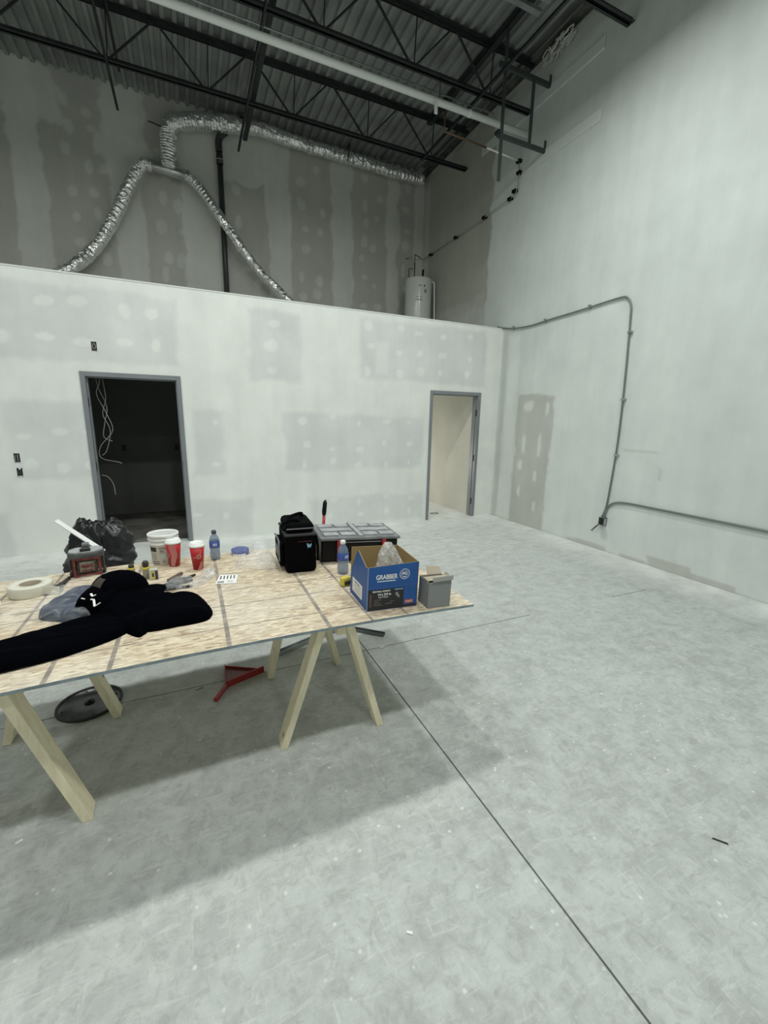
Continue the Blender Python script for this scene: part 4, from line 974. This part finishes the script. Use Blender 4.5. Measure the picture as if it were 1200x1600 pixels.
# ---------------------------------------------------------------- cooler bag
cb = thing('cooler_bag', 'tall black insulated bag with grey piped side pocket on the board', 'bag', (.553, 2.40, tz(.55)), math.radians(-4))
W2 = .092
MB().box(-W2, 0, 0, W2, .33, .235).build('body', M['bag_cloth'], cb, bevel=.022)
MB().box(-W2 + .006, .012, .238, W2 - .008, .30, .30).build('lid_compartment', M['bag_cloth'], cb, bevel=.026)
MB().box(-W2 - .003, -.003, .226, W2 + .003, .333, .242).build('zip_band', mat('zip_tape', (.022, .022, .024), .6), cb, bevel=.006)
MB().box(-W2 + .01, .008, .268, W2 - .012, .011, .274).build('top_zip', M['grey_piping'], cb)
MB().tube(smooth_path([(-.055, .10, .30), (-.05, .12, .318), (-.01, .16, .324), (.035, .2, .322), (.045, .24, .30)], 5), .010, 8).build('carry_handle', M['bag_cloth'], cb)
MB().tube(smooth_path([(-W2, .03, .26), (-W2 - .012, .06, .285), (-.05, .07, .312), (.0, .06, .308)], 5), .008, 8).build('strap', M['bag_cloth'], cb)
MB().box(-W2 - .030, .05, .03, -W2 + .002, .29, .175).build('side_pocket', M['bag_cloth'], cb, bevel=.014)
MB().tube(smooth_path([(-W2 - .031, .05, .07), (-W2 - .033, .045, .15), (-W2 - .03, .07, .185), (-W2 - .03, .17, .19), (-W2 - .03, .28, .18)], 5), .0055, 8).build('pocket_piping', M['grey_piping'], cb)
MB().box(-W2 - .033, .12, .08, -W2 - .029, .22, .14).build('pocket_badge', M['grey_piping'], cb, bevel=.002)
MB().tube(smooth_path([(W2, .02, .22), (W2 + .012, .03, .15), (W2 + .01, .03, .06)], 4), .008, 8).build('strap', M['bag_cloth'], cb)
lgm = MB(); 
lgm.prism([(-.013, .016), (-.004, .016), (-.002, .004), (.003, .013), (.008, .004), (.014, .018), (.016, .006), (.008, -.012), (.002, -.004), (-.006, -.014)], 0, .001)
lo = lgm.build('front_logo', M['logo_blue'], cb); lo.matrix_local = face_front(.045, -.0012, .165)
MB().box(-.02, -.002, .192, .065, .001, .196).build('red_stitch', mat('dark_red_thread', (.07, .012, .012), .7), cb)
# ---------------------------------------------------------------- toolbox
tx = thing('toolbox', 'long black toolbox with ribbed grey lid and red latches behind blue carton', 'toolbox', (.712, 2.545, tz(.712) + .0015), math.radians(-6)); tx.rotation_euler.y = .034
BW, BD, BH = .52, .36, .145
MB().box(0, 0, 0, BW, BD, BH).build('body', M['black_plastic'], tx, bevel=.01)
MB().box(-.012, -.018, BH, BW + .012, BD + .01, BH + .022).build('lid', M['grey_lid'], tx, bevel=.008)
rb = MB()
for (a, b) in ((.02, .235), (.285, .50)):
    for j in range(3):
        y0_ = .02 + j * .115
        if j == 1: segs = ((a, b),)
        else: segs = ((a, a + .10), (a + .115, b))
        for (p, q2) in segs:
            MB().box(p, y0_, BH + .020, q2, y0_ + .075, BH + .032).build('lid_rib', M['grey_lid_light'], tx, bevel=.004)
MB().box(.245, -.01, BH + .019, .275, BD, BH + .036).build('lid_spine', M['grey_lid_light'], tx, bevel=.004)
for xx in (.10, .405): MB().box(xx, -.022, .01, xx + .024, -.0, BH + .004).build('latch', M['red'], tx, bevel=.003)
MB().box(.13, -.012, BH - .016, .40, -.004, BH - .010).build('front_bar', M['grey_piping'], tx)
pn = thing('screwdriver', 'red screwdriver with dark grip standing up behind the toolbox', 'screwdriver', (.842, 2.955, tz(.84)))
MB().tube([(0, 0, 0), (.012, 0, .225)], .011, 10).build('shaft', M['red'], pn)
MB().tube([(.012, 0, .225), (.014, 0, .25), (.021, 0, .315), (.024, 0, .335)], [.014, .017, .015, .006], 10).build('grip', M['black_plastic'], pn)
# ---------------------------------------------------------------- blue carton
bc = thing('blue_carton', 'open blue cardboard carton of drywall screws near the right end of the board', 'carton', (.718, 1.768, tz(.718) + .0005), math.radians(-2)); bc.rotation_euler.y = .030
CW, CD = .268, .262; H0 = .222
def panel(name, pts, axis, pos, th, mats_out, sgn):
    # pts in (a,z); axis 'x': plane y=pos facing -y ; axis 'y': plane x=pos facing -x (sgn flips)
    m = MB(); n = len(pts)
    for d in (0, th):
        for a, z in pts:
            m.v.append((a, pos + d, z) if axis == 'x' else (pos + d, a, z))
    f0 = tuple(range(n)); f1 = tuple(range(2 * n - 1, n - 1, -1))
    m.f += [f0, f1]; out_first = sgn < 0
    m.mi += [0 if out_first else 1, 1 if out_first else 0]; m.sm += [False, False]
    for i in range(n):
        j = (i + 1) % n; m.f.append((i, j, n + j, n + i)); m.mi.append(1); m.sm.append(False)
    return m.build(name, mats_out, bc)
BM = [M['box_blue'], M['kraft']]
fp = panel('front_panel', [(0, 0), (CW, 0), (CW, H0 + .012), (0, H0)], 'x', 0, .004, BM, -1)
panel('rear_panel', [(0, 0), (CW, 0), (CW, .245), (0, .252)], 'x', CD, -.004, BM, -1)
lp = panel('left_panel', [(0, 0), (CD, 0), (CD, .115), (CD * .62, .262), (CD * .55, .262), (.03, .215), (0, H0)], 'y', 0, .004, BM, -1)
panel('right_panel', [(0, 0), (CD, 0), (CD, .245), (0, H0 + .010)], 'y', CW, -.004, BM, -1)
MB().box(.004, .004, .0, CW - .004, CD - .004, .004).build('bottom', M['kraft'], bc)
MB().box(.001, -.0008, .117, CW - .001, .0, .1185).build('crease', mat('crease_blue', (.05, .14, .36), .5), bc)
MB().box(-.0008, -.001, .0, .002, .003, .22).build('worn_edge', mat('worn_blue', (.20, .30, .50), .6), bc)
text('brand_print', 'GRABBER', .033, M['white'], bc, face_front(.097, -.001, .168), sx=.80, bold=.0007)
MB().box(.048, -.0012, .146, .145, -.0004, .150).build('underline', M['white'], bc)
em = MB()
for (ro, ri) in ((.027, .0245), (.019, .0175)):
    vs = []
    for i in range(28):
        a = 2 * PI * i / 28; vs += [(ro * math.cos(a), 0, ro * math.sin(a)), (ri * math.cos(a), 0, ri * math.sin(a))]
    em.add(vs, [(2 * i, 2 * ((i + 1) % 28), 2 * ((i + 1) % 28) + 1, 2 * i + 1) for i in range(28)])
em.build('round_emblem', M['white'], bc, loc=(.192, -.001, .176))
text('emblem_text', 'PG', .021, M['white'], bc, face_front(.192, -.001, .177), bold=.0006)
MB().box(.200, -.0009, .160, .184, -.0003, .163).build('emblem_bar', M['white'], bc)
MB().box(.003, -.0010, .003, .192, -.0002, .108).build('black_label', M['ink'], bc)
text('label_line', 'DRYWALL SCREWS', .0105, M['white'], bc, face_front(.072, -.0014, .097), bold=.0003)
text('label_line', '14 x 3/4 in', .0165, M['white'], bc, face_front(.088, -.0014, .080), bold=.0004)
text('label_line', 'FINE THREAD', .0085, M['white'], bc, face_front(.083, -.0014, .066))
for k, (a, b, z) in enumerate(((.035, .075, .053), (.035, .06, .044), (.035, .07, .035), (.035, .08, .026), (.095, .13, .03), (.12, .14, .04))):
    MB().box(a, -.0014, z, b, -.0009, z + .0016).build('fine_print', M['label_grey'], bc)
MB().box(.012, -.0013, .02, .022, -.0009, .085).build('screw_picture', mat('screw_print', (.10, .07, .07), .5), bc)
m_ = MB().prism([(-.012, .012), (-.004, .018), (.004, .010), (.010, .0), (.012, -.016), (.004, -.012), (-.008, 0)], 0, .0006).build('tool_picture', M['label_grey'], bc); m_.matrix_local = face_front(.158, -.0012, .070)
MB().box(.142, -.0013, .098, .188, -.0009, .103).build('blue_print', mat('pale_blue_print', (.25, .40, .65), .5), bc)
MB().box(.200, -.0012, .020, .245, -.0004, .040).build('red_badge', M['stain_red'], bc)
text('badge_text', 'SCREWS', .010, mat('pale_red_text', (.75, .55, .55), .5), bc, face_front(.2225, -.0016, .030), bold=.0003)
MB().box(.192, -.0009, .003, .262, -.0002, .014).build('black_label', M['ink'], bc)
MB().box(-.0010, .075, .028, -.0002, .225, .100).build('side_label', M['paper'], bc)
for k in range(5): MB().box(-.0014, .09, .04 + k * .011, -.0009, .20 - .02 * (k % 2), .0425 + k * .011).build('fine_print', M['label_grey'], bc)
MB().box(-.0014, .115, .085, -.0009, .185, .091).build('fine_print', M['grey_piping'], bc)
# plastic bag standing in the carton
pbm = MB(); vs = []; fs = []; seg = 26; rows = 14
for i in range(rows + 1):
    u = i / rows; z = .03 + .275 * u; r = (.098 * (1 - u) ** .8 + .016)
    for k in range(seg):
        th = 2 * PI * k / seg; nz = 1 + .35 * mn.noise(Vector((math.cos(th) * 2.5, math.sin(th) * 2.5, u * 3)))
        vs.append((r * nz * math.cos(th) * 1.1 + .012 * math.sin(u * 5), r * nz * math.sin(th) * .7, z))
for i in range(rows):
    for k in range(seg): fs.append((i * seg + k, i * seg + (k + 1) % seg, (i + 1) * seg + (k + 1) % seg, (i + 1) * seg + k))
fs.append(tuple(rows * seg + k for k in range(seg)))
pbm.add(vs, fs, 0, True); o = pbm.build('plastic_bag', M['film_milky']); o.location = (.885, 1.875, tz(.88) + .004)
tag(o, 'milky plastic bag bunched upright inside the open blue carton', 'plastic bag')
tag(MB().lathe([(0, 0), (.035, 0), (.043, .135), (.046, .137), (.046, .145), (.038, .158), (0, .160)], 30).build('white_tub', M['white']), 'white lidded tub mostly hidden behind the blue carton', 'tub').location = (.955, 2.22, tz(.95))
tm = thing('tape_measure', 'small yellow and black tape measure peeking from behind the blue carton', 'tape measure', (.735, 2.13, tz(.74)), .3)
MB().box(-.03, -.02, 0, .03, .02, .05).build('case', M['yellow'], tm, bevel=.008); MB().box(-.02, -.0215, .008, .02, -.0195, .030).build('grip', M['ink'], tm)
# grey carton
gc = thing('small_carton', 'small grey open cardboard box at the right end of the board', 'carton', (1.018, 1.708, tz(1.018) + .0003), math.radians(-3)); gc.rotation_euler.y = .039
gW, gD, gH = .128, .105, .138
BMg = [M['grey_card'], M['kraft_grey']]
def gpanel(name, pts, axis, pos, th):
    m = MB(); n = len(pts)
    for d in (0, th):
        for a, z in pts: m.v.append((a, pos + d, z) if axis == 'x' else (pos + d, a, z))
    m.f += [tuple(range(n)), tuple(range(2 * n - 1, n - 1, -1))]; m.mi += [0, 1]; m.sm += [False] * 2
    for i in range(n):
        j = (i + 1) % n; m.f.append((i, j, n + j, n + i)); m.mi.append(1); m.sm.append(False)
    return m.build(name, BMg, gc)
gpanel('front_panel', [(0, 0), (gW, 0), (gW, gH), (0, gH - .004)], 'x', 0, .002)
gpanel('rear_panel', [(0, 0), (gW, 0), (gW, gH), (0, gH)], 'x', gD, -.002)
gpanel('left_panel', [(0, 0), (gD, 0), (gD, gH), (0, gH - .004)], 'y', 0, .002)
gpanel('right_panel', [(0, 0), (gD, 0), (gD, gH), (0, gH)], 'y', gW, -.002)
MB().box(.002, .002, 0, gW - .002, gD - .002, .003).build('bottom', M['kraft_grey'], gc)
def flap(pts, name='flap'):
    m = MB(); m.add(pts, [(0, 1, 2, 3)]); return m.build(name, M['kraft_grey'], gc, solid=.002)
flap([(0, gD * .62, gH + .004), (gW, gD * .55, gH + .010), (gW, .008, gH + .006), (.0, .012, gH + .002)], 'top_flap')
m = MB().bar((.02, -.004, gH + .012), (gW + .004, -.006, gH + .018), .005, .024, (0, .2, 1)); m.build('tuck_flap', mat('grey_flap', (.33, .33, .31), .8), gc, bevel=.002)
flap([(gW * .35, gD, gH), (gW, gD, gH), (gW * 1.02, gD + .035, gH + .028), (gW * .42, gD + .04, gH + .034)])
flap([(gW, .01, gH), (gW, gD - .02, gH), (gW + .01, gD - .03, gH + .02), (gW + .012, .015, gH + .012)])
MB().box(.03, .01, gH - .05, gW - .01, gD * .5, gH - .012).build('contents', M['ink'], gc)

# ---------------------------------------------------------------- floor things
def garbage():
    m = MB(); vs = []; fs = []; seg, rows = 72, 44
    for i in range(rows + 1):
        u = i / rows; z = .80 * u
        prof = .30 * (1 - .16 * (2 * u - .75) ** 2) if u < .86 else .30 * (1 - .16 * .94) * (1 - ((u - .86) / .14) * .35)
        if u < .06: prof *= .86 + 2.3 * u
        for k in range(seg):
            th = 2 * PI * k / seg; d = Vector((math.cos(th), math.sin(th), 0))
            rid = abs(mn.noise(Vector((d.x * 2.2 + z * 2.5, d.y * 2.2 - z * 1.5, z * 9)))) * .075 + abs(mn.noise(Vector((d.x * 6, d.y * 6 + z * 8, z * 14)))) * .03
            r = prof - rid + .05 * mn.noise(Vector((d.x * 1.3, d.y * 1.3, z * 2.2 + 3)))
            zz = z + (.05 * mn.noise(Vector((d.x * 1.5, d.y * 1.5, 7))) + .03 * mn.noise(Vector((d.x * 5, d.y * 5, 2)))) * u ** 3
            vs.append((r * d.x * (1 + .12 * u), r * d.y * .9, max(zz, 0)))
    for i in range(rows):
        for k in range(seg): fs.append((i * seg + k, i * seg + (k + 1) % seg, (i + 1) * seg + (k + 1) % seg, (i + 1) * seg + k))
    b0 = rows * seg; prev = b0
    for s, dz in ((.8, -.03), (.5, -.16), (.15, -.24)):
        n0 = len(vs)
        for k in range(seg):
            x_, y_, z_ = vs[b0 + k]; vs.append((x_ * s, y_ * s, z_ + dz + .02 * mn.noise(Vector((x_ * 20, y_ * 20, s * 9)))))
        for k in range(seg): fs.append((prev + k, prev + (k + 1) % seg, n0 + (k + 1) % seg, n0 + k))
        prev = n0
    fs.append(tuple(prev + k for k in range(seg))); fs.append(tuple(range(seg - 1, -1, -1)))
    m.add(vs, fs, 0, True)
    g = thing('garbage_bag', 'large black garbage bag standing on the floor by the left door', 'garbage bag', (-.80, 4.28, 0)); g.scale = (.88, .88, 1)
    m.build('bag', M['garbage'], g)
    return g
garbage()
tag(MB().bar((-1.02, 4.05, .865), (-.70, 3.90, .62), .035, .012, (.3, -.6, .7)).build('white_batten', M['paper'], bevel=.002), 'white strip of trim sticking out of the garbage bag', 'batten')
dc = thing('round_lid', 'round smoked plastic disc with black rim on the floor under the table', 'lid', (-.66, 2.755, 0))
MB().lathe([(0, .010), (.05, .011), (.155, .006), (.157, .010), (.157, .003), (0, .003)], 56).build('disc', M['disc'], dc)
MB().lathe([(.154, 0), (.168, 0), (.170, .006), (.168, .016), (.158, .017), (.154, .010), (.154, 0)], 56).build('rim', M['ink'], dc)
MB().lathe([(0, .010), (.028, .010), (.026, .016), (.012, .017), (.010, .024), (0, .024)], 24).build('hub', M['black_plastic'], dc)
for k in range(8):
    a = 2 * PI * k / 8 + .3; MB().box(.135 * math.cos(a) - .006, .135 * math.sin(a) - .004, .0075, .135 * math.cos(a) + .006, .135 * math.sin(a) + .004, .0100).build('rim_clip', M['ink'], dc)
dp = thing('dustpan', 'red plastic dustpan lying on the floor under the table', 'dustpan', (0, 0, 0))
MB().prism([(.105, 2.84), (.345, 2.70), (.10, 2.61)], .002, .006).build('pan', mat('pan_floor', (.17, .05, .045), .45), dp)
w_ = MB(); w_.bar((.345, 2.70, .02), (.10, 2.605, .026), .008, .045).bar((.345, 2.70, .014), (.105, 2.84, .014), .006, .014).bar((.105, 2.84, .016), (.092, 2.605, .018), .006, .03); w_.build('pan_wall', M['pan_red'], dp, bevel=.002)
MB().bar((.10, 2.60, .022), (.025, 2.475, .018), .026, .022).build('handle', M['pan_red'], dp, bevel=.006)
tag(MB().box(0, -.02, 0, .66, .02, .002).box(0, -.02, 0, .66, -.018, .028).box(0, .018, 0, .66, .02, .028).build('metal_track', M['galv'], loc=(.47, 2.87, .003), rotz=.36), 'length of galvanised metal track on the floor behind the right sawhorse', 'metal track', 'metal offcuts on the floor')
tag(MB().box(0, -.018, 0, .44, .018, .002).box(0, -.018, 0, .44, -.016, .025).box(0, .016, 0, .44, .018, .025).build('metal_track', mat('dull_galv', (.20, .21, .22), .5, .6), loc=(.98, 3.13, .003), rotz=-.74), 'dull metal track offcut angled to the right of the right sawhorse', 'metal track', 'metal offcuts on the floor')
def chip(x, y, L, W_, rot, m_, label, name='drywall_chip'):
    o = MB().prism([(-L / 2, -W_ / 3), (L / 2, -W_ / 2), (L / 2.3, W_ / 2), (-L / 2.5, W_ / 2.2)], 0, .004).build(name, m_, loc=(x, y, .0005), rotz=rot); tag(o, label, 'debris', 'scraps on the floor')
chip(.557, .958, .022, .009, -.6, M['paper'], 'white scrap on the bare floor at bottom centre')
chip(-.745, 1.862, .026, .012, .5, M['paper'], 'white scrap on the floor by the left sawhorse foot')
chip(1.895, .731, .055, .006, -.9, M['dark_metal'], 'thin dark splinter on the floor at right', 'wood_splinter')
chip(1.075, 2.14, .022, .008, 0, M['paper'], 'white scrap beside the long floor joint')
chip(2.286, 1.621, .018, .012, .2, M['paper'], 'white crumb on open floor right of the table shadow')
chip(1.22, 2.68, .05, .03, .2, mat('dust_pat', (.55, .56, .53), .9), 'pale flat crumb near the metal offcuts')
chip(-.06, 2.66, .05, .008, .3, M['core'], 'brown shaving under the table near the long joint', 'wood_splinter')
chip(.30, 2.95, .04, .009, -.3, M['paper'], 'white scrap behind the red dustpan')

# ---------------------------------------------------------------- sub-parts: fixtures belong to the part they sit on
SUB = {'blue_carton': {'front_panel': ('brand_print', 'underline', 'round_emblem', 'emblem', 'red_badge', 'badge', 'crease', 'black_label', 'label_line', 'screw_picture', 'tool_picture', 'blue_print'), 'left_panel': ('side_label',)},
       'toolbox': {'lid': ('lid_rib', 'lid_spine'), 'body': ('latch', 'front_bar')},
       'cooler_bag': {'side_pocket': ('pocket_piping', 'pocket_badge'), 'lid_compartment': ('top_zip',), 'body': ('front_logo', 'red_stitch')},
       'hoodie': {'body': ('printed_mark',)}, 'cap': {'crown': ('button', 'mesh_panel')},
       'water_bottle': {'wrapper': ('wrapper_print',)}, 'paper_cup': {'cup_wall': ('pale_panel', 'round_emblem', 'print_line')},
       'plastic_pail': {'bucket': ('black_print', 'print', 'green_print')}, 'water_heater': {'tank': ('maker_plate', 'round_badge', 'energy_label', 'print')},
       'power_tool': {'front_panel': ('red_stripe',), 'top_cover': ('dial_block', 'handle_block')}, 'round_lid': {'disc': ('rim_clip', 'hub')},
       'battery_pack': {'case': ('label_strip', 'print')}, 'outlet_box': {'box': ('wire', 'tab')}, 'instruction_card': {'sheet': ('print',)}, 'tape_measure': {'case': ('grip',)}}
for o in list(C.objects):
    if o.parent is None and 'label' in o.keys():
        rules = SUB.get(o.name.split('.')[0])
        if not rules: continue
        kids = list(o.children)
        for part, names in rules.items():
            host = next((k for k in kids if k.name.split('.')[0] == part), None)
            if host is None: continue
            for k in kids:
                if k is not host and k.name.startswith(names): k.parent = host
        if o.name.startswith('blue_carton'):
            for k in kids:
                if k.name.startswith('fine_print'):
                    xs = [v.co.x for v in k.data.vertices]
                    hn = 'front_panel' if max(xs) > .01 else 'left_panel'
                    k.parent = next(q for q in kids if q.name.split('.')[0] == hn)
